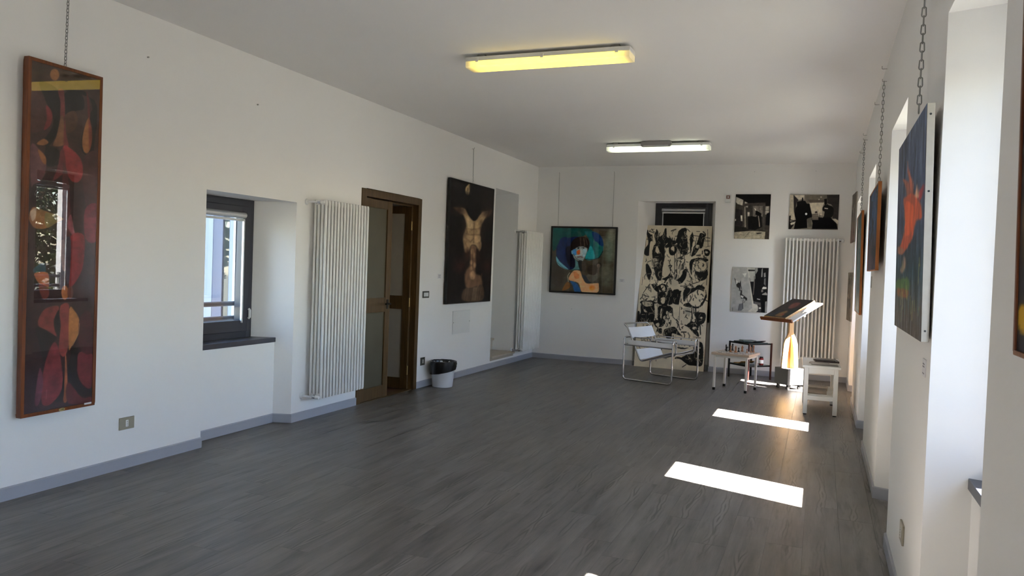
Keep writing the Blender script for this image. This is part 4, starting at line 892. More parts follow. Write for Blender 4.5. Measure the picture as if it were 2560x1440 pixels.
def hang(name, label, cat, loc, rotz, tilt, w, h, depth, art, mt, fw=0.0, fmat=None, edge=None, glass=False, group=None, gain=1.0, inset=0.004):
    """picture: local x right, y into the wall, z up; origin at the middle of the lower front edge"""
    t = thing(name, label, cat, loc, 0, group); t.rotation_euler = (Matrix.Rotation(rotz,3,'Z') @ Matrix.Rotation(tilt,3,'X')).to_euler()
    iw, ih = w-2*fw, h-2*fw
    o = bpy.data.objects.new('picture', art.mesh(iw, ih, mt, gain)); COL.objects.link(o); o.parent = t; o.location = (0, inset if fw else -0.0006, fw)
    if fw:
        mb = MB(); mb.box(-w/2,w/2,0,depth,0,fw); mb.box(-w/2,w/2,0,depth,h-fw,h); mb.box(-w/2,-w/2+fw,0,depth,fw,h-fw); mb.box(w/2-fw,w/2,0,depth,fw,h-fw); mb.build('frame', fmat, t, bevel=0.002)
        mb = MB(); mb.box(-iw/2,iw/2,inset+0.001,depth-0.004,fw,h-fw); mb.build('backing', M['canvas_back'], t)
    else:
        mb = MB(); mb.box(-w/2,w/2,0,depth,0,h); mb.build('stretcher', edge, t, bevel=0.001)
    if glass:
        mb = MB(); mb.quad((-iw/2,0.0015,fw),(iw/2,0.0015,fw),(iw/2,0.0015,h-fw),(-iw/2,0.0015,h-fw)); mb.build('glass_pane', M['glass'], t)
    return t

# tall abstract behind glass
a = Art(120, 470, (77.3,149.5), (252,194.6), (220.5,1010.6), (44.3,1040.6), (72,46,42), 11)
a.grad(lambda U,V: 1.2-V*4, (92,66,54)).grad(lambda U,V: (V-0.55)*2.5, (62,30,36)).grad(lambda U,V: (U-0.7)*2*(V<0.6), (84,50,46), 0.8)
a.frame(20,120,2.88)
DK = (40,31,31)
for pts, c in [([(215,230),(345,290),(365,400),(335,600),(270,700),(240,660),(300,560),(305,480),(260,380)], DK), ([(150,240),(235,320),(258,420),(248,560),(180,600),(150,560)], (98,60,52)), ([(258,405),(295,440),(302,490),(285,550),(240,582),(262,500)], (160,48,46)),
    ([(400,295),(480,290),(560,310),(605,420),(570,480),(520,620),(525,740),(600,760),(625,620),(640,520),(620,360)], DK), ([(395,310),(520,320),(540,420),(480,440),(400,470)], DK), ([(398,470),(465,440),(490,500),(470,570),(415,600),(398,560)], (104,68,46)),
    ([(345,295),(388,298),(392,480),(360,490),(362,380)], (146,54,44)), ([(362,490),(383,490),(388,650),(372,692),(305,692),(332,620)], (148,92,54)), ([(392,480),(402,600),(418,692),(382,692)], (140,54,48)),
    ([(560,300),(580,360),(587,480),(570,492),(565,380)], (132,48,42)), ([(572,488),(596,560),(598,660),(572,738),(540,738),(521,680),(535,580)], (176,104,48)), ([(576,488),(598,560),(598,650),(580,720),(574,600)], (160,70,48)),
    ([(380,695),(435,712),(505,780),(528,860),(515,925),(480,957),(430,940),(398,870),(382,780)], (172,50,50)), ([(345,760),(380,715),(395,860),(350,915),(300,945),(335,850)], (128,48,50)), ([(255,700),(345,725),(345,800),(330,835),(250,835)], (44,34,33)),
    ([(150,695),(210,725),(254,790),(246,890),(205,960),(150,992)], (122,74,76)), ([(198,722),(248,770),(252,830),(222,805)], (176,104,54)), ([(190,682),(238,645),(272,670),(240,692)], (176,104,48)),
    ([(372,860),(405,880),(425,1100),(420,1440),(370,1440)], (106,52,50)), ([(535,780),(665,760),(640,1120),(545,1120)], (92,50,46)), ([(540,1150),(642,1125),(630,1375),(540,1365)], (146,42,48)), ([(160,980),(260,960),(330,1000),(300,1130),(200,1130),(150,1100)], (66,44,42)),
    ([(130,1200),(160,1140),(240,1165),(330,1200),(374,1225),(330,1246),(245,1292),(170,1292),(134,1245)], (172,104,56)), ([(138,1175),(178,1148),(174,1215),(150,1240)], (206,170,140)), ([(245,1180),(330,1205),(325,1245),(250,1285)], (150,120,70)),
    ([(400,1260),(430,1190),(452,1300),(467,1362),(430,1330)], (160,78,84)), ([(470,1370),(525,1340),(530,1440),(470,1440)], (150,44,48))]: a.poly(pts, c, 3)
a.ell(323,182,33,42,(178,110,58),3)
a.frame(10,600,3.064)
for pts, c in [([(196,215),(272,172),(282,245),(204,248)], (56,78,98)), ([(204,250),(300,250),(308,350),(288,372),(240,335),(214,300)], (200,92,44)), ([(230,340),(300,360),(305,430),(260,450)], (140,54,42)), ([(485,-40),(594,-40),(585,180),(540,290),(478,362),(465,300),(480,150)], (168,44,46)),
    ([(400,20),(440,10),(452,200),(415,222)], (138,92,76)), ([(440,0),(485,0),(470,300),(445,300)], (84,72,84)), ([(222,655),(248,560),(310,512),(384,512),(362,600),(345,680),(362,742),(300,705)], (150,54,46)), ([(387,535),(393,640),(392,745),(350,690),(344,610)], (42,34,33)),
    ([(387,560),(402,498),(460,488),(467,600),(458,800),(422,900),(380,860),(386,740),(396,650)], (160,56,50)), ([(467,528),(512,548),(546,610),(549,680),(520,762),(480,822),(458,830)], (206,122,50)), ([(208,668),(362,750),(304,820),(262,945),(234,820)], (46,35,35)),
    ([(342,788),(382,860),(408,1080),(388,1180),(322,1262),(270,1284),(240,1250),(246,1080),(286,900)], (152,42,50)), ([(188,1255),(228,990),(254,1100),(222,1265)], (134,54,76)), ([(430,868),(442,1000),(442,1232),(408,1242),(422,1050)], (200,98,54)), ([(408,1080),(420,1060),(405,1240),(340,1250),(390,1190)], (40,32,34)),
    ([(490,828),(540,850),(520,960),(530,1060),(580,1140),(652,1148),(642,1202),(560,1212),(480,1172),(453,1060),(464,930)], (43,33,35)), ([(545,868),(656,888),(646,1132),(582,1132),(532,1050),(527,960)], (134,38,46)), ([(448,1100),(560,1220),(640,1215),(640,1255),(450,1265)], (118,40,46)), ([(550,600),(640,560),(655,860),(550,840)], (86,34,36))]: a.poly(pts, c, 3)
a.ell(432,402,28,55,(214,116,54),3).ell(476,400,24,50,(136,70,54),3).line([(548,640),(540,720),(490,815)],5,(222,168,110),2,0.6).line([(280,1160),(275,1230)],5,(190,90,90),2,0.7)
a.grain(0.22,26,8).grain(0.14,120,14,5); lum = a.C.mean(2, keepdims=True); a.C = (a.C*0.80+lum*0.20)*0.88
p1 = hang('framed_painting', 'tall narrow red and brown abstract painting in a reddish wood frame', 'painting', (-4.150, 3.262, 0.466), PI/2+math.radians(2.5), math.radians(0.3), 0.497, 2.025, 0.038, a, M['art'], 0.020, M['rust'], glass=True, gain=0.98)
mb = MB(); mb.lathe([(0.0,0.0),(0.022,0.0),(0.020,0.002),(0,0.002)], n=20); tg = mb.build('number_tag', mat('pale_brass_tag', L3(186,170,118), 0.4, metal=0.2), p1); tg.location = (0.015,-0.0002,0.010); tg.rotation_euler = (PI/2,0,0); tg.scale = (1.0,0.45,1)
def text_mesh(txt, size, m_, parent, loc, rot):
    cu = bpy.data.curves.new('lettering','FONT'); cu.body = txt; cu.size = size; cu.align_x = 'CENTER'; cu.align_y = 'CENTER'; cu.extrude = 0.0003
    tmp = bpy.data.objects.new('lettering', cu); COL.objects.link(tmp); bpy.context.view_layer.update()
    me = bpy.data.meshes.new_from_object(tmp.evaluated_get(bpy.context.evaluated_depsgraph_get())); bpy.data.objects.remove(tmp); me.materials.clear(); me.materials.append(m_)
    o = bpy.data.objects.new('lettering', me); COL.objects.link(o); o.parent = parent; o.location = loc; o.rotation_euler = rot; return o
text_mesh('145', 0.017, M['ink'], p1, (0.015,-0.0028,0.010), (PI/2,0,0))
mb = MB(); mb.box(0.17,0.222,-0.0012,0.0,0.013,0.024); mb.build('paper_scrap', M['card'], p1)

# dark torso painting
a = Art(110, 220, (150,97), (582,210), (530,1335), (105,1350), (30,25,25), 21)
a.ell(300,420,130,40,(52,38,32),40,0.8).ell(500,450,80,40,(52,36,30),40,0.8).ell(230,970,60,60,(66,40,36),40,0.7).ell(500,980,50,50,(58,36,32),40,0.7).ell(420,600,150,300,(34,27,26),60,0.6)
for pts, c, sf in [([(170,390),(240,392),(300,430),(312,485),(270,470),(230,440)], (92,70,52), 10), ([(440,430),(520,428),(560,420),(520,480),(470,500)], (84,62,48), 12),
    ([(240,395),(292,412),(325,485),(370,522),(420,470),(470,432),(515,435),(480,500),(442,580),(430,680),(442,760),(420,832),(385,772),(340,768),(312,830),(275,832),(258,700),(275,620),(290,560),(270,480)], (158,132,98), 8),
    ([(345,700),(420,670),(436,700),(420,740),(370,730)], (184,154,114), 6), ([(330,780),(388,780),(390,850),(385,950),(382,1050),(430,1080),(452,1150),(425,1205),(300,1205),(272,1120),(288,1020),(325,960)], (112,84,64), 10),
    ([(300,480),(350,540),(345,600),(300,590)], (190,164,124), 12), ([(262,1215),(340,1195),(452,1175),(452,1325),(258,1325)], (74,58,46), 6), ([(285,190),(320,152),(332,185),(312,262),(285,245)], (168,146,106), 5), ([(335,235),(352,230),(358,270),(340,270)], (110,76,60), 5)]: a.poly(pts, c, sf)
a.poly([(330,150),(440,160),(450,330),(430,430),(380,520),(320,470),(285,400),(300,280),(330,260)], (24,20,20), 10).ell(306,205,6,18,(84,64,48),5,0.8).ell(300,300,26,70,(30,24,22),20,0.8)
for l in ([(368,545),(365,640),(362,740)], [(310,600),(345,610),(365,605)], [(380,605),(410,600),(430,590)], [(290,650),(330,665),(362,660)], [(290,700),(330,735),(360,700)], [(375,660),(420,665)], [(300,640),(290,600)], [(270,720),(300,790)], [(420,740),(430,790)]): a.line(l, 8, (78,56,40), 9, 0.6)
for cx, cy, rx, ry, c in ((330,560,26,44,(198,170,130)),(400,560,26,40,(186,156,116)),(320,690,24,26,(166,138,104)),(395,690,26,22,(170,140,106)),(290,740,14,40,(150,120,88)),(425,770,12,34,(140,108,80)),(262,440,26,16,(126,98,72)),(470,460,24,20,(118,92,68))): a.ell(cx,cy,rx,ry,c,16,0.65)
for cx, cy, rx, ry in ((345,830,14,26),(370,870,14,26),(340,940,15,22),(370,970,13,26),(340,1000,12,20),(350,1070,28,44)): a.ell(cx,cy,rx,ry,(176,142,108),9,0.8)
a.ell(245,412,34,26,(58,42,34),26,0.75).ell(508,440,40,28,(52,38,32),26,0.8).ell(272,600,16,90,(54,40,34),22,0.6).ell(446,620,16,100,(46,34,30),22,0.6).ell(300,860,26,60,(58,36,30),20,0.8).ell(410,880,26,70,(48,32,28),20,0.8).ell(352,905,4,90,(50,36,30),6,0.6)
for l in ([(275,1060),(295,1130),(340,1190)], [(445,1060),(430,1130),(400,1190)], [(425,1080),(405,1180)], [(290,1040),(310,1120),(345,1170)]): a.line(l, 9, (118,88,66), 8, 0.6)
for x0 in (270,290,345,360,375,395,420): a.line([(x0+18,1200),(x0,1320)], 7, (150,128,102) if 340 < x0 < 380 else (104,84,68), 6, 0.6)
a.grain(0.22,24,14)
hang('dark_painting', 'large dark painting of a bare straining torso on the door wall', 'painting', (-4.160, 9.005, 0.940), PI/2, math.radians(0.2), 1.325, 1.520, 0.038, a, M['artgloss'], 0.008, M['blackframe'], gain=1.10)

# portrait with the blue hat
a = Art(150, 150, (165,125), (1290,150), (1245,1330), (115,1265), (74,68,56), 31)
a.ell(1180,500,90,260,(112,128,112),60,0.8).ell(1130,1000,110,200,(104,106,90),60,0.7).ell(1220,250,60,120,(128,130,112),40,0.8).ell(250,1000,120,250,(58,50,44),60,0.7).ell(820,860,90,80,(58,46,34),40,0.8).ell(1000,300,60,200,(70,62,48),40,0.8)
for pts, c in [([(165,125),(730,138),(860,165),(860,200),(700,285),(520,292),(330,372),(225,500),(160,520)], (20,78,76)), ([(222,565),(240,450),(330,350),(520,295),(640,300),(560,420),(500,560),(540,700),(552,860),(430,890),(320,830),(235,700)], (20,36,78)),
    ([(300,330),(430,310),(380,520),(360,760),(280,720),(240,560)], (24,42,88)), ([(220,645),(290,742),(390,830),(445,892),(330,852),(240,775)], (104,166,182)), ([(545,700),(620,760),(645,890),(440,892),(545,862)], (92,138,140)),
    ([(740,200),(860,188),(965,222),(1052,320),(1072,480),(1052,600),(982,682),(900,702),(750,692),(800,520),(832,400),(800,310)], (24,92,98)), ([(872,208),(1000,248),(1062,360),(1062,470),(925,372)], (18,54,104)), ([(850,455),(922,690),(748,692)], (34,142,150)), ([(930,380),(1040,500),(1030,610),(950,670)], (22,104,100)),
    ([(398,500),(500,470),(522,620),(565,720),(552,852),(430,780)], (24,22,44)), ([(540,520),(600,478),(765,468),(792,520),(762,620),(704,732),(640,732),(556,690),(530,620)], (142,152,152)), ([(470,500),(520,365),(620,298),(745,298),(812,360),(824,460),(792,565),(785,500),(700,465),(600,478),(540,545),(500,575)], (38,27,26)),
    ([(500,545),(530,540),(530,605),(502,600)], (110,160,190)), ([(526,530),(582,518),(592,600),(560,634),(530,602)], (72,136,190)), ([(594,560),(652,528),(654,600),(612,614)], (206,100,46)), ([(708,520),(775,528),(742,645),(702,645)], (150,178,186)), ([(664,520),(684,520),(700,620),(660,630)], (168,178,178)),
    ([(620,740),(704,738),(694,905),(652,905)], (42,44,46)), ([(690,740),(760,760),(760,900),(695,900)], (74,66,58)), ([(528,915),(642,908),(672,960),(702,1040),(772,1142),(962,1138),(988,1172),(962,1312),(700,1312),(622,1132),(448,1072)], (222,166,120)), ([(540,930),(620,960),(640,1040),(560,1050)], (206,132,84)),
    ([(470,1092),(592,1140),(664,1292),(556,1292),(518,1180)], (48,94,148)), ([(325,1265),(420,1105),(475,1180),(440,1235)], (128,82,38)), ([(690,980),(760,1010),(860,1110),(780,1140),(700,1040)], (52,56,62)), ([(780,985),(980,950),(1010,1010),(880,1120),(800,1080)], (92,86,74)), ([(800,830),(950,820),(930,980),(800,960)], (54,44,34))]: a.poly(pts, c, 4)
a.ell(868,1225,48,46,(232,138,54),14).ell(990,815,48,52,(52,46,40),8).ell(988,825,32,42,(112,96,84),8).line([(988,870),(985,960)],30,(100,88,76),6).line([(465,945),(428,1000),(440,1105)],9,(186,176,152),3).line([(570,492),(615,478),(650,490)],8,(30,26,26),3).line([(690,492),(735,475),(775,488)],8,(30,26,26),3)
a.ell(625,500,16,10,(24,22,22),2).ell(722,500,14,10,(24,22,22),2).line([(610,660),(665,655),(700,665)],12,(96,40,44),3).line([(560,640),(640,625),(680,612)],9,(196,204,204),3).line([(540,600),(580,680),(650,725)],6,(40,46,50),2).line([(660,310),(672,460)],8,(120,96,84),5,0.7).line([(725,320),(740,460)],8,(140,124,110),5,0.7).line([(762,320),(790,440)],8,(128,110,98),5,0.7)
a.line([(245,760),(330,840),(440,890),(640,890)],7,(20,24,30),3,0.8).line([(1062,560),(990,680),(900,706),(752,700)],12,(20,24,26),4,0.8)
a.grain(0.15,22,22).grain(0.08,70,14,3)
hang('framed_portrait', 'square painting of a woman in a wide blue hat, thin black frame', 'painting', (-3.421, FAR-0.040, 1.045), 0, math.radians(0.6), 1.055, 1.032, 0.036, a, M['artgloss'], 0.026, M['blackframe'], glass=True, gain=1.22)

# black and white canvas leaning in the far window recess
a = Art(210, 420, (1570+225/5.54,500+345/5.54), (1570+1175/5.54,500+350/5.54), (1570+1235/6.545,720+1365/6.545), (1570+100/6.545,720+1270/6.545), (214,202,178), 41); K = (22,21,22)
a.frame(1570,500,5.54)
for pts, c in [([(260,410),(300,430),(320,470),(355,480),(372,560),(320,590),(310,700),(300,770),(240,760),(240,690),(275,620),(290,560)], K), ([(375,490),(400,400),(430,440),(420,510),(490,480),(530,395),(550,400),(548,500),(600,530),(625,555),(560,590),(525,660),(520,720),(510,820),(480,1060),(470,1110),(420,1110),(360,960),(380,930),(350,830),(345,720),(370,640),(395,590)], K),
    ([(395,660),(420,640),(445,700),(450,740),(410,735),(390,700)], (214,202,178)), ([(350,820),(410,815),(420,890),(370,940),(352,880)], (180,170,150)), ([(255,890),(300,900),(340,960),(320,1080),(295,1110),(260,1000)], K), ([(530,640),(590,570),(650,555),(690,590),(600,640),(545,660)], K),
    ([(690,520),(700,470),(740,400),(800,375),(830,400),(820,470),(850,540),(840,600),(800,620),(760,610),(700,600),(680,570)], K), ([(700,600),(830,600),(845,690),(800,760),(740,740),(710,680)], K), ([(590,640),(640,620),(700,620),(700,680),(660,750),(600,760),(575,690)], K), ([(610,660),(650,640),(655,700),(620,715)], (214,202,178)),
    ([(870,480),(900,430),(920,510),(895,640),(880,740),(865,640)], K), ([(1000,480),(1020,450),(1070,470),(1060,560),(1040,640),(1000,660),(960,620),(980,550)], K), ([(1060,690),(1110,675),(1145,720),(1120,765),(1070,760)], K), ([(920,640),(960,620),(1000,670),(960,720),(930,760),(890,780)], K), ([(880,820),(1090,805),(1095,850),(930,850),(905,940),(890,1040),(870,960)], K),
    ([(940,990),(1060,1000),(1100,960),(1110,1030),(1060,1110),(990,1120),(960,1060)], K), ([(780,970),(820,960),(825,1060),(760,1150),(700,1160),(690,1110),(750,1050)], K), ([(480,1100),(560,1060),(610,1000),(600,1050),(640,1070),(560,1100),(520,1150)], K), ([(430,1190),(480,1160),(540,1180),(555,1260),(500,1280),(440,1240)], K),
    ([(470,1190),(520,1200),(530,1250),(490,1260)], (214,202,178)), ([(320,1150),(370,1160),(420,1190),(440,1280),(380,1250)], K), ([(780,1210),(900,1230),(1000,1180),(1070,1220),(1000,1260),(880,1300),(830,1370),(800,1300)], K), ([(640,1280),(760,1260),(790,1330),(760,1440),(640,1440),(620,1340)], K), ([(550,1290),(600,1250),(640,1290),(620,1440),(560,1440)], K),
    ([(430,1270),(470,1300),(520,1360),(540,1440),(430,1440)], K), ([(200,1400),(280,1420),(360,1410),(400,1440),(190,1440)], K), ([(760,1230),(820,1250),(815,1380),(770,1440),(760,1340)], (214,202,178))]: a.poly(pts, c, 2.5, 1, True, 8)
for l, w in (([(660,640),(660,1100)],8),([(690,720),(690,1100)],7),([(740,750),(735,980)],6),([(790,760),(800,900)],8),([(900,480),(1140,520)],9),([(900,560),(1140,560)],7),([(1110,400),(1115,640)],6),([(830,480),(850,620),(870,760),(830,940)],5),([(250,410),(255,760)],5),([(350,830),(420,1060)],9),([(1110,860),(1090,1180)],7),([(790,1200),(1000,1130)],10),([(870,1050),(905,1150)],9),([(270,880),(330,1000),(310,1140)],6),([(215,1070),(200,1180)],5),([(220,1290),(300,1180)],8),([(1080,1250),(1090,1350),(1020,1430)],10),([(830,1380),(850,1440)],12)): a.line(l, w, K, 2, 0.9)
for pts in ([(290,425),(350,385),(400,400),(390,450),(345,475),(305,455)], [(350,470),(385,560),(340,590),(330,820),(300,830),(305,700),(320,580),(355,560)], [(830,380),(880,385),(900,440),(870,490),(850,480)], [(835,490),(865,510),(870,700),(855,950),(830,1100),(700,1260),(640,1290),(640,1250),(760,1160),(820,1050),(825,900),(840,700)], [(270,850),(320,840),(370,960),(400,1130),(310,1160),(340,1000)], [(400,1180),(480,1110),(520,1130),(430,1190)]): a.poly(pts, (218,206,182), 2)
a.line([(300,430),(340,440),(370,455)],10,K,3).line([(340,395),(360,430),(380,440)],9,K,3).line([(835,395),(870,430)],8,K,3).ell(1015,910,80,90,(214,202,178),3).ell(1020,910,84,94,K,2,0.0).line([(940,900),(960,840),(1030,825),(1090,860),(1100,930),(1060,990),(990,1000)],7,K,2).ell(975,640,28,26,(200,190,168),3).ell(1095,720,18,16,(200,190,168),3).ell(640,1150,75,45,(206,194,172),3)
a.frame(1570,720,6.545)
for pts, c in [([(225,240),(300,220),(420,215),(445,300),(440,520),(400,560),(200,560),(210,400)], K), ([(270,350),(310,380),(300,400),(265,380)], (200,190,168)), ([(245,240),(390,230),(400,290),(300,310)], (196,184,160)), ([(515,90),(560,60),(620,80),(690,200),(640,300),(560,280),(520,180)], K), ([(540,180),(600,150),(630,200),(600,260),(560,250)], (206,194,170)),
    ([(740,60),(830,20),(870,110),(850,270),(780,260),(740,160)], K), ([(860,170),(900,30),(960,60),(950,160),(900,280),(850,280)], (212,200,176)), ([(930,30),(1060,0),(1240,-20),(1260,30),(1220,80),(1150,20),(1080,60),(990,120),(960,180),(920,220)], K), ([(980,160),(1060,80),(1150,30),(1240,60),(1270,120),(1240,220),(1120,270),(1020,260)], (214,202,178)),
    ([(920,280),(1000,240),(1060,290),(1160,300),(1240,200),(1280,100),(1290,150),(1240,260),(1160,330),(1060,330),(960,310)], K), ([(520,300),(640,290),(720,310),(740,400),(690,450),(640,470),(600,540),(510,540),(510,400)], K), ([(600,345),(580,500)], (214,202,178)) if False else ([(545,360),(575,350),(560,500),(540,500)], (190,180,158)),
    ([(650,380),(700,430),(640,450)], (200,190,166)), ([(430,530),(620,530),(600,600),(560,640),(480,650),(440,600)], K), ([(890,340),(1030,340),(1010,470),(950,430),(900,500),(880,420)], (176,168,150)), ([(810,480),(850,520),(900,590),(1000,650),(1080,740),(1150,800),(1170,780),(1140,700),(1060,620),(960,600),(880,560)], K),
    ([(1100,420),(1260,410),(1260,560),(1180,620),(1140,700),(1040,640),(960,620),(1060,540),(1110,500)], K), ([(870,310),(900,330),(1000,560),(910,610),(850,520),(860,400)], (206,194,172)), ([(765,290),(840,290),(845,360),(780,380)], (210,198,174)), ([(770,390),(850,380),(845,460),(790,490),(765,440)], (210,198,174)),
    ([(690,420),(750,420),(830,540),(900,610),(1000,690),(1080,780),(1060,830),(940,830),(860,760),(780,650),(720,660),(640,650),(620,580),(650,500)], (216,204,180)), ([(610,680),(700,660),(780,640),(840,720),(900,800),(740,750),(720,820),(640,820),(600,720)], K), ([(740,745),(860,780),(920,810),(800,800)], (212,200,176)),
    ([(1160,880),(1230,940),(1220,1240),(1100,1270),(980,1250),(900,1150),(930,1110),(1050,1060),(1090,960)], K), ([(800,1130),(900,1140),(970,1230),(1000,1260),(940,1220),(860,1160),(780,1160)], K), ([(470,600),(510,570),(530,610),(500,640)], (200,190,166)), ([(480,680),(560,660),(570,740),(520,740)], K), ([(1060,830),(1130,830),(1160,880),(1080,920),(820,860)], (208,196,172)), ([(800,970),(900,975),(1000,980),(900,1000)], K), ([(160,390),(200,400),(190,560),(160,540)], K)]: a.poly(pts, c, 3, 1, True, 10)
for l, w in (([(495,0),(505,520)],8),([(520,0),(525,300)],6),([(620,100),(630,290)],7),([(740,330),(750,480),(830,560)],10),([(380,1160),(400,1190)],8),([(470,1150),(472,1195)],7),([(590,1140),(640,1150)],9),([(900,1290),(960,1250)],12),([(1180,560),(1190,760)],20),([(860,310),(850,480)],6),([(1050,330),(1060,500)],18),([(1110,330),(1120,450)],16)): a.line(l, w, K, 3, 0.9)
for cx, cy, rx, ry in ((1080,540,26,22),(1205,490,18,16),(1100,660,40,24),(1160,1080,16,14),(1130,1150,14,12),(1020,1150,12,10),(1180,980,12,14),(490,600,26,20),(625,490,38,34),(690,575,12,18)): a.ell(cx, cy, rx, ry, (204,192,168) if (cx,cy) != (690,575) else K, 4)
rs = random.Random(5); a.frame(0,0,1)
for k in range(560):      # dry brush strokes: thin cream scratches in the black, thin black flicks on the cream
    i_, j_ = rs.randrange(int(a.nv*0.04), int(a.nv*0.93)), rs.randrange(int(a.nu*0.06), int(a.nu*0.94)); x0, y0 = a.X[i_,j_], a.Y[i_,j_]; dark = a.C[i_,j_].mean() < 70; th = rs.uniform(0.9,2.1) if rs.random() < 0.75 else rs.uniform(-0.6,0.6); L = rs.uniform(4,15); bend = rs.uniform(-3,3)
    if not dark and i_ > a.nv*0.85: continue
    a.line([(x0,y0),(x0+L*0.5*math.cos(th)+bend,y0+L*0.5*math.sin(th)),(x0+L*math.cos(th),y0+L*math.sin(th))], rs.uniform(0.6,1.7) if dark else rs.uniform(0.8,3.0), (186,175,152) if dark else (30,28,28), 0.6, rs.uniform(0.5,0.95))
a.grain(0.08,14,8)
lean = math.atan2(0.285, 2.115)
hang('leaning_canvas', 'tall black and cream figure canvas leaning in the far window recess', 'painting', (-2.040, 11.460, 0.001), 0, -lean, 1.025, 2.145, 0.058, a, M['art'], 0.0, None, M['canvas_back'], gain=1.04)

# three photographs on the far wall
a = Art(110, 130, (210,160), (1115,165), (1055,1310), (150,1300), (58,54,50), 51); a.frame(0,0,1)
for pts, c in [([(210,160),(1115,165),(1100,460),(980,470),(970,375),(540,395),(440,345),(210,225)], (18,16,17)), ([(215,225),(405,310),(380,450),(250,410),(212,360)], (176,172,158)), ([(445,350),(525,390),(440,400)], (176,172,158)), ([(190,540),(380,560),(390,980),(165,960)], (40,36,36)), ([(330,700),(375,705),(378,850),(335,845)], (196,190,176)), ([(185,790),(210,800),(205,845),(182,845)], (190,184,170)),
    ([(640,460),(905,460),(900,740),(640,740)], (110,104,96)), ([(975,470),(1060,470),(1055,680),(965,680)], (150,144,132)), ([(510,615),(565,620),(560,720),(510,725)], (170,164,152)), ([(460,470),(520,460),(515,500),(470,490)], (160,154,142)), ([(1000,660),(1090,620),(1075,960),(970,950),(985,760)], (14,14,18)), ([(520,740),(620,720),(720,740),(780,700),(870,720),(880,1000),(700,1080),(520,1060)], (20,19,20)),
    ([(385,410),(540,390),(970,375),(970,430),(450,445),(445,1000),(380,1000)], (66,60,56)), ([(905,430),(965,430),(950,1090),(895,1080)], (70,66,62)), ([(430,480),(455,470),(465,1000),(430,1010)], (142,134,120)), ([(160,960),(420,1000),(560,1080),(700,1090),(500,1110),(160,1130)], (34,31,30)), ([(160,1135),(560,1100),(870,1110),(975,1125),(975,1180),(940,1310),(150,1300)], (158,150,132)), ([(975,980),(1075,980),(1055,1310),(945,1310)], (60,54,50)),
    ([(680,515),(705,520),(735,570),(715,580)], (190,184,170)), ([(780,590),(805,590),(815,680),(800,690)], (180,174,162)), ([(720,580),(790,600),(870,660),(850,760),(780,720),(710,680)], (16,15,16)), ([(780,710),(800,720),(820,880),(830,990),(805,1000),(800,900)], (150,142,130)), ([(720,1150),(870,1140),(860,1165),(760,1185)], (50,46,44))]: a.poly(pts, c, 6, 1, False)
for l, w in (([(640,470),(640,740)],8),([(810,470),(812,600)],10),([(960,580),(1055,580)],10),([(265,550),(262,860)],14),([(310,710),(318,850)],16),([(420,1280),(560,1120)],6),([(240,1200),(420,1210)],5)): a.line(l, w, (30,28,28), 4, 0.8)
a.grain(0.25,20,16)
hang('photograph', 'black and white photograph of a large standing frame, upper left of three', 'photograph', (-0.950, FAR-0.016, 1.940), 0, 0.0, 0.478, 0.634, 0.014, a, M['photo'], 0, None, M['canvas_edge'], group='photographs on the far wall', gain=1.18)
a = Art(150, 110, (180,195), (1650,210), (1595,1265), (140,1230), (120,114,102), 52); a.frame(0,0,1)
for pts, c in [([(180,200),(285,205),(330,860),(390,930),(150,1000)], (170,162,144)), ([(285,205),(440,360),(380,420),(350,620),(330,820),(300,700)], (44,40,40)), ([(310,215),(620,210),(600,330),(440,360)], (190,182,164)), ([(620,205),(1650,210),(1640,520),(1280,460),(1220,440),(700,440),(640,330)], (104,98,86)), ([(700,350),(1200,360),(1190,430),(780,440)], (84,78,70)), ([(1280,215),(1650,212),(1610,970),(1440,930),(1450,560),(1300,460)], (52,48,46)),
    ([(760,450),(1200,445),(1150,600),(1140,850),(820,850),(800,680)], (198,190,170)), ([(1200,340),(1280,330),(1290,480),(1225,530),(1205,460)], (22,18,18)), ([(385,410),(530,385),(545,290),(580,290),(580,380),(640,390),(690,470),(770,475),(815,700),(850,830),(830,900),(690,940),(700,1200),(300,1230),(360,960),(320,800),(350,600),(390,540)], (13,12,14)), ([(700,920),(815,880),(830,1160),(730,1180)], (92,88,78)),
    ([(820,920),(1040,880),(1160,900),(1240,800),(1400,900),(1560,1060),(1590,1240),(840,1230),(860,1060)], (13,12,15)), ([(1150,600),(1210,520),(1320,490),(1420,520),(1480,640),(1470,800),(1420,890),(1200,890),(1180,780),(1145,660)], (26,24,24)), ([(1205,600),(1310,615),(1310,640),(1215,630)], (206,200,184)), ([(1290,480),(1400,500),(1450,560),(1330,520)], (130,124,112)), ([(1420,930),(1530,930),(1610,990),(1590,1100)], (190,182,164)),
    ([(850,780),(1020,770),(1030,960),(840,960)], (120,112,100)), ([(930,710),(990,700),(1010,760),(930,760)], (60,52,50)), ([(160,830),(210,825),(200,940),(300,970),(380,960),(370,990),(210,1030),(300,1100),(200,1240),(140,1230)], (24,20,20)), ([(190,970),(280,985),(190,1000)], (190,184,166)), ([(195,1050),(350,1010),(310,1080),(210,1110)], (190,184,166)), ([(1150,680),(1215,720),(1190,850),(1140,830)], (150,142,126))]: a.poly(pts, c, 8, 1, False)
a.ell(668,780,32,34,(236,232,222),4).ell(1110,280,26,18,(190,184,168),8).ell(1050,350,22,16,(180,174,158),8)
for y in (790,850,900,940): a.line([(845,y),(1030,y+6)], 9, (50,44,44), 3, 0.8)
a.line([(1060,780),(1070,910)],10,(30,26,26),3).line([(1020,840),(1150,830)],12,(26,24,24),3)
a.grain(0.14,16,20)
hang('photograph', 'black and white photograph of two dark figures against a bright screen, above the radiator', 'photograph', (-0.139, FAR-0.016, 2.087), 0, 0.0, 0.637, 0.482, 0.014, a, M['photo'], 0, None, M['canvas_edge'], group='photographs on the far wall', gain=1.18)
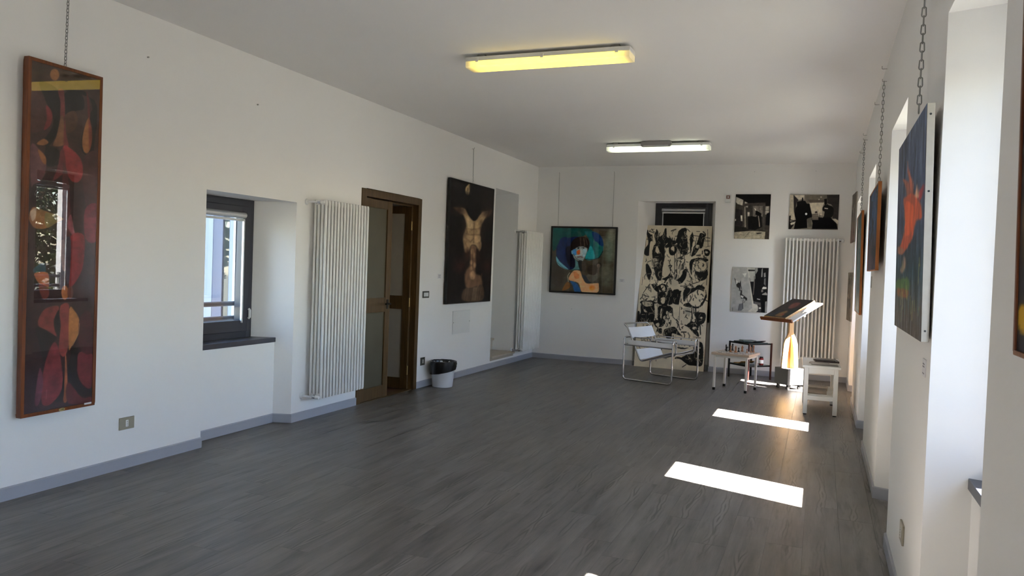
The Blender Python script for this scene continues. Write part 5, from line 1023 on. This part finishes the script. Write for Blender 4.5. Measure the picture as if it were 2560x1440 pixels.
a = Art(110, 130, (165,130), (1148,160), (1080,1350), (100,1300), (158,156,150), 53); a.frame(0,0,1)
for pts, c in [([(575,150),(850,160),(1148,160),(1080,1350),(780,1320),(720,1050),(640,640)], (24,23,25)), ([(575,150),(780,155),(780,440),(740,520),(620,520),(590,300)], (170,168,158)), ([(580,205),(775,210),(770,245),(585,245)], (40,38,38)), ([(600,420),(630,415),(720,1040),(640,640)], (34,32,33)), ([(745,370),(770,380),(760,620),(730,880),(715,860),(735,600)], (110,104,96)), ([(700,1100),(820,1110),(850,1190),(840,1290),(780,1330),(560,1310),(690,1220)], (186,180,168)),
    ([(780,150),(850,160),(850,240),(790,330)], (140,138,132)), ([(955,200),(985,160),(975,400),(940,400)], (150,148,142)), ([(1010,300),(1060,280),(1060,400),(1015,410)], (140,138,134)), ([(1020,440),(1060,430),(1055,640),(1010,580)], (110,108,104)), ([(960,690),(1000,655),(1075,665),(1085,710),(1030,720),(965,720)], (212,208,198)), ([(940,730),(990,730),(985,800),(935,800)], (120,114,108)), ([(960,850),(1060,800),(1100,850),(1080,900),(960,880)], (150,146,140)),
    ([(940,870),(1080,880),(1040,1340),(930,1330),(940,1050)], (14,14,15)), ([(1040,1050),(1085,1040),(1080,1350),(1030,1340)], (140,138,132)), ([(205,420),(300,540),(350,560),(385,490),(390,620),(420,780),(410,850),(500,920),(555,960),(545,1030),(480,970),(385,970),(360,860),(380,780),(310,750),(270,650)], (34,32,33)), ([(240,470),(310,520),(300,560),(260,600)], (190,188,180)), ([(365,640),(400,740),(380,760)], (200,198,190)), ([(380,880),(460,910),(440,960),(380,930)], (200,198,190)), ([(270,660),(330,690),(350,760),(300,740)], (150,148,140)),
    ([(340,1110),(440,1090),(440,1240),(390,1290),(300,1290)], (96,96,98)), ([(430,310),(545,300),(500,410)], (200,198,188)), ([(860,1130),(930,1120),(930,1320),(850,1310)], (60,56,56)), ([(870,1200),(920,1200),(925,1240),(868,1240)], (206,202,192)), ([(822,970),(905,985),(900,1005),(820,985)], (220,216,206)), ([(565,150),(580,150),(720,1060),(690,1220),(680,1000)], (190,186,174)), ([(720,1040),(920,1080),(910,1150),(760,1110)], (90,86,84))]: a.poly(pts, c, 6, 1, False)
for l, w in (([(450,1000),(430,1100),(440,1230)],14),([(520,1000),(460,1080)],10),([(300,1280),(340,1120)],8),([(150,1210),(150,1290)],10)): a.line(l, w, (40,38,38), 4, 0.85)
a.grain(0.12,14,12).grad(lambda U,V: (0.5-np.hypot(U-0.2,(V-0.6)*1.4))*0.5*(U<0.45), (120,120,116), 0.6)
hang('photograph', 'black and white photograph of a man beside a leaning panel, lowest of three', 'photograph', (-0.942, FAR-0.016, 0.898), 0, 0.0, 0.494, 0.638, 0.014, a, M['photo'], 0, None, M['canvas_edge'], group='photographs on the far wall', gain=1.15)

# pictures on the right wall
a = Art(100, 150, (57,300), (222,60), (192,1370), (40,1295), (58,70,96), 61); a.frame(0,0,1)
a.grad(lambda U,V: (V-0.45)*4, (44,66,76)).grad(lambda U,V: (V-0.72)*6, (70,66,62)).grad(lambda U,V: (0.35-U)*1.5*(V<0.6), (84,84,104), 0.6)
F1 = fbm(a.nv, a.nu, 9, 4, 24, 4); a.C = np.where((F1 > 0.60)[:,:,None], a.C*0.75+np.array((120,140,165))*0.25, a.C); a.C = np.where((F1 < 0.40)[:,:,None], a.C*0.72, a.C)
for pts, c in [([(118,360),(128,400),(150,470),(150,540),(135,520),(125,440)], (176,92,70)), ([(85,460),(120,470),(140,540),(120,560),(100,490)], (150,84,66)), ([(175,540),(205,500),(200,560),(180,580)], (150,44,52)), ([(95,580),(140,540),(180,580),(200,680),(175,700),(150,800),(100,880),(70,890),(66,850),(95,780),(110,680)], (186,82,54)), ([(110,600),(160,620),(150,740),(110,780)], (206,92,58)), ([(60,850),(100,860),(90,890),(62,890)], (150,106,84)),
    ([(95,930),(105,900),(108,960),(85,1000)], (160,128,110)), ([(50,1050),(125,1020),(130,1090),(52,1090)], (72,104,58)), ([(60,1090),(125,1090),(120,1130),(65,1130)], (124,78,50)), ([(165,560),(178,500),(180,560)], (210,160,130))]: a.poly(pts, c, 5, 0.9, True, 10)
for i in range(26):
    r = random.Random(i); x = r.uniform(60,190); y = r.uniform(900,1200); a.line([(x,y),(x+r.uniform(-4,4),y+r.uniform(40,110))], 3, r.choice([(110,130,80),(150,150,90),(60,90,90),(40,48,56)]), 2, 0.7)
a.grain(0.25,10,30)
cp = hang('canvas_painting', 'unframed blue canvas with a red burst and worn white edges, right wall', 'painting', (0.348, 3.735, 1.200), -PI/2, math.radians(1.2), 1.10, 0.870, 0.026, a, M['art'], 0, None, M['canvas_edge'], gain=1.25)
for z in (0.04, 0.55, 0.83):
    mb = MB(); mb.cyl((0.55,0.012,z),(0.5515,0.012,z),0.004,8); mb.build('nail_head', M['ink'], cp)
def right_pic(name, label, y0, y1, z0, z1, xf, depth, cols, fm, seed, tilt=0.0, gain=1.0, yaw=0.0):
    a = Art(60, 100, (0,0), (1,0), (1,1), (0,1), cols[0], seed)
    f = fbm(a.nv, a.nu, seed, 5, 5, 4); a.C = np.where((f > 0.52)[:,:,None], np.array(cols[1],float), a.C); a.grad(lambda U,V: (V-0.5)*4, cols[2], 0.85); g = fbm(a.nv, a.nu, seed+5, 4, 6, 3); a.C = np.where((g > 0.62)[:,:,None], np.array(cols[3],float), a.C); a.grain(0.25,12,12)
    return hang(name, label, 'painting', (xf, (y0+y1)/2, z0), -PI/2+yaw, tilt, y1-y0, z1-z0, depth, a, M['art'], 0.008 if fm is M['orangewood'] else 0, fm, fm, gain=gain)
right_pic('framed_painting', 'small blue and violet painting in a deep honey wood frame, right wall', 5.72, 6.72, 1.485, 2.08, 0.330, 0.022, [(50,74,110),(64,92,130),(78,52,60),(36,40,54)], M['orangewood'], 71, 0.008)
right_pic('framed_painting', 'tall teal painting with a pale cross in a honey wood frame, right wall', 8.28, 9.35, 1.072, 2.095, 0.355, 0.022, [(60,84,88),(84,108,110),(70,96,104),(150,150,140)], M['orangewood'], 72, 0.018)
right_pic('small_picture', 'narrow grey picture high on the right wall by the far corner', 10.76, 11.30, 1.897, 2.535, 0.352, 0.012, [(120,112,104),(150,142,130),(140,110,100),(90,84,80)], M['canvas_edge'], 73, yaw=math.radians(3.2))
right_pic('small_picture', 'narrow grey picture low on the right wall by the far corner', 10.76, 11.30, 0.878, 1.505, 0.350, 0.012, [(96,92,84),(150,142,126),(120,112,100),(64,60,58)], M['canvas_edge'], 74, yaw=math.radians(3.6))
a = Art(60, 90, (0,0), (1,0), (1,1), (0,1), (40,34,38), 75); a.grain(0.4,8,8); a.poly([(0.01,0.885),(0.05,0.87),(0.13,0.90),(0.10,0.945),(0.02,0.94)], (206,160,20), 0.006); a.poly([(0.02,0.60),(0.10,0.58),(0.16,0.72),(0.05,0.76)], (96,70,34), 0.02); a.poly([(0.25,0.25),(0.55,0.2),(0.65,0.4),(0.3,0.42)], (140,60,40), 0.02)
hang('framed_painting', 'dark painting with a yellow patch in a thin brown frame at the right edge', 'painting', (0.350, 1.30, 1.285), -PI/2, math.radians(1.2), 0.90, 0.70, 0.022, a, M['art'], 0.010, M['rust'])

# wood panel painting on the lectern
a = Art(90, 110, (380,760), (940,850), (1960,190), (1400,150), (44,36,34), 81)
a.V = 1-a.V; u = a.U; v = a.V; a.X = (1-v)*((1-u)*1400+u*1960)+v*((1-u)*380+u*940); a.Y = (1-v)*((1-u)*150+u*190)+v*((1-u)*760+u*850); a.V = 1-a.V
a.X = a.X[::-1].copy() if False else a.X
for pts, c in [([(1150,480),(1300,340),(1480,280),(1560,300),(1440,400),(1250,500)], (120,70,58)), ([(700,740),(900,640),(1080,580),(1060,640),(930,720),(860,800),(720,780)], (130,96,60)), ([(520,700),(760,620),(900,560),(800,680),(600,760)], (40,44,52)), ([(860,720),(950,700),(930,740)], (150,60,54)), ([(1000,720),(1300,520),(1350,560),(1000,800)], (30,44,42))]: a.poly(pts, c, 20, 0.9)
a.V = np.repeat(np.linspace(0,1,a.nv)[:,None], a.nu, 1); a.C = a.C[::-1].copy()*1.15; a.grain(0.2,10,10)
lp = thing('panel_painting', 'dark figure painting on a thick wooden panel lying on the lectern', 'painting')
on_board(lp, -0.035, -0.245, 0.0095)
mb = MB(); mb.box(-0.20,0.20,0.0,0.50,0.0,0.030); mb.build('wood_panel', M['palewood'], lp, bevel=0.002)
po = bpy.data.objects.new('picture', a.mesh(0.396, 0.496, M['artgloss'])); COL.objects.link(po); po.parent = lp; po.location = (0, 0.002, 0.0306); po.rotation_euler = (-PI/2, 0, 0)
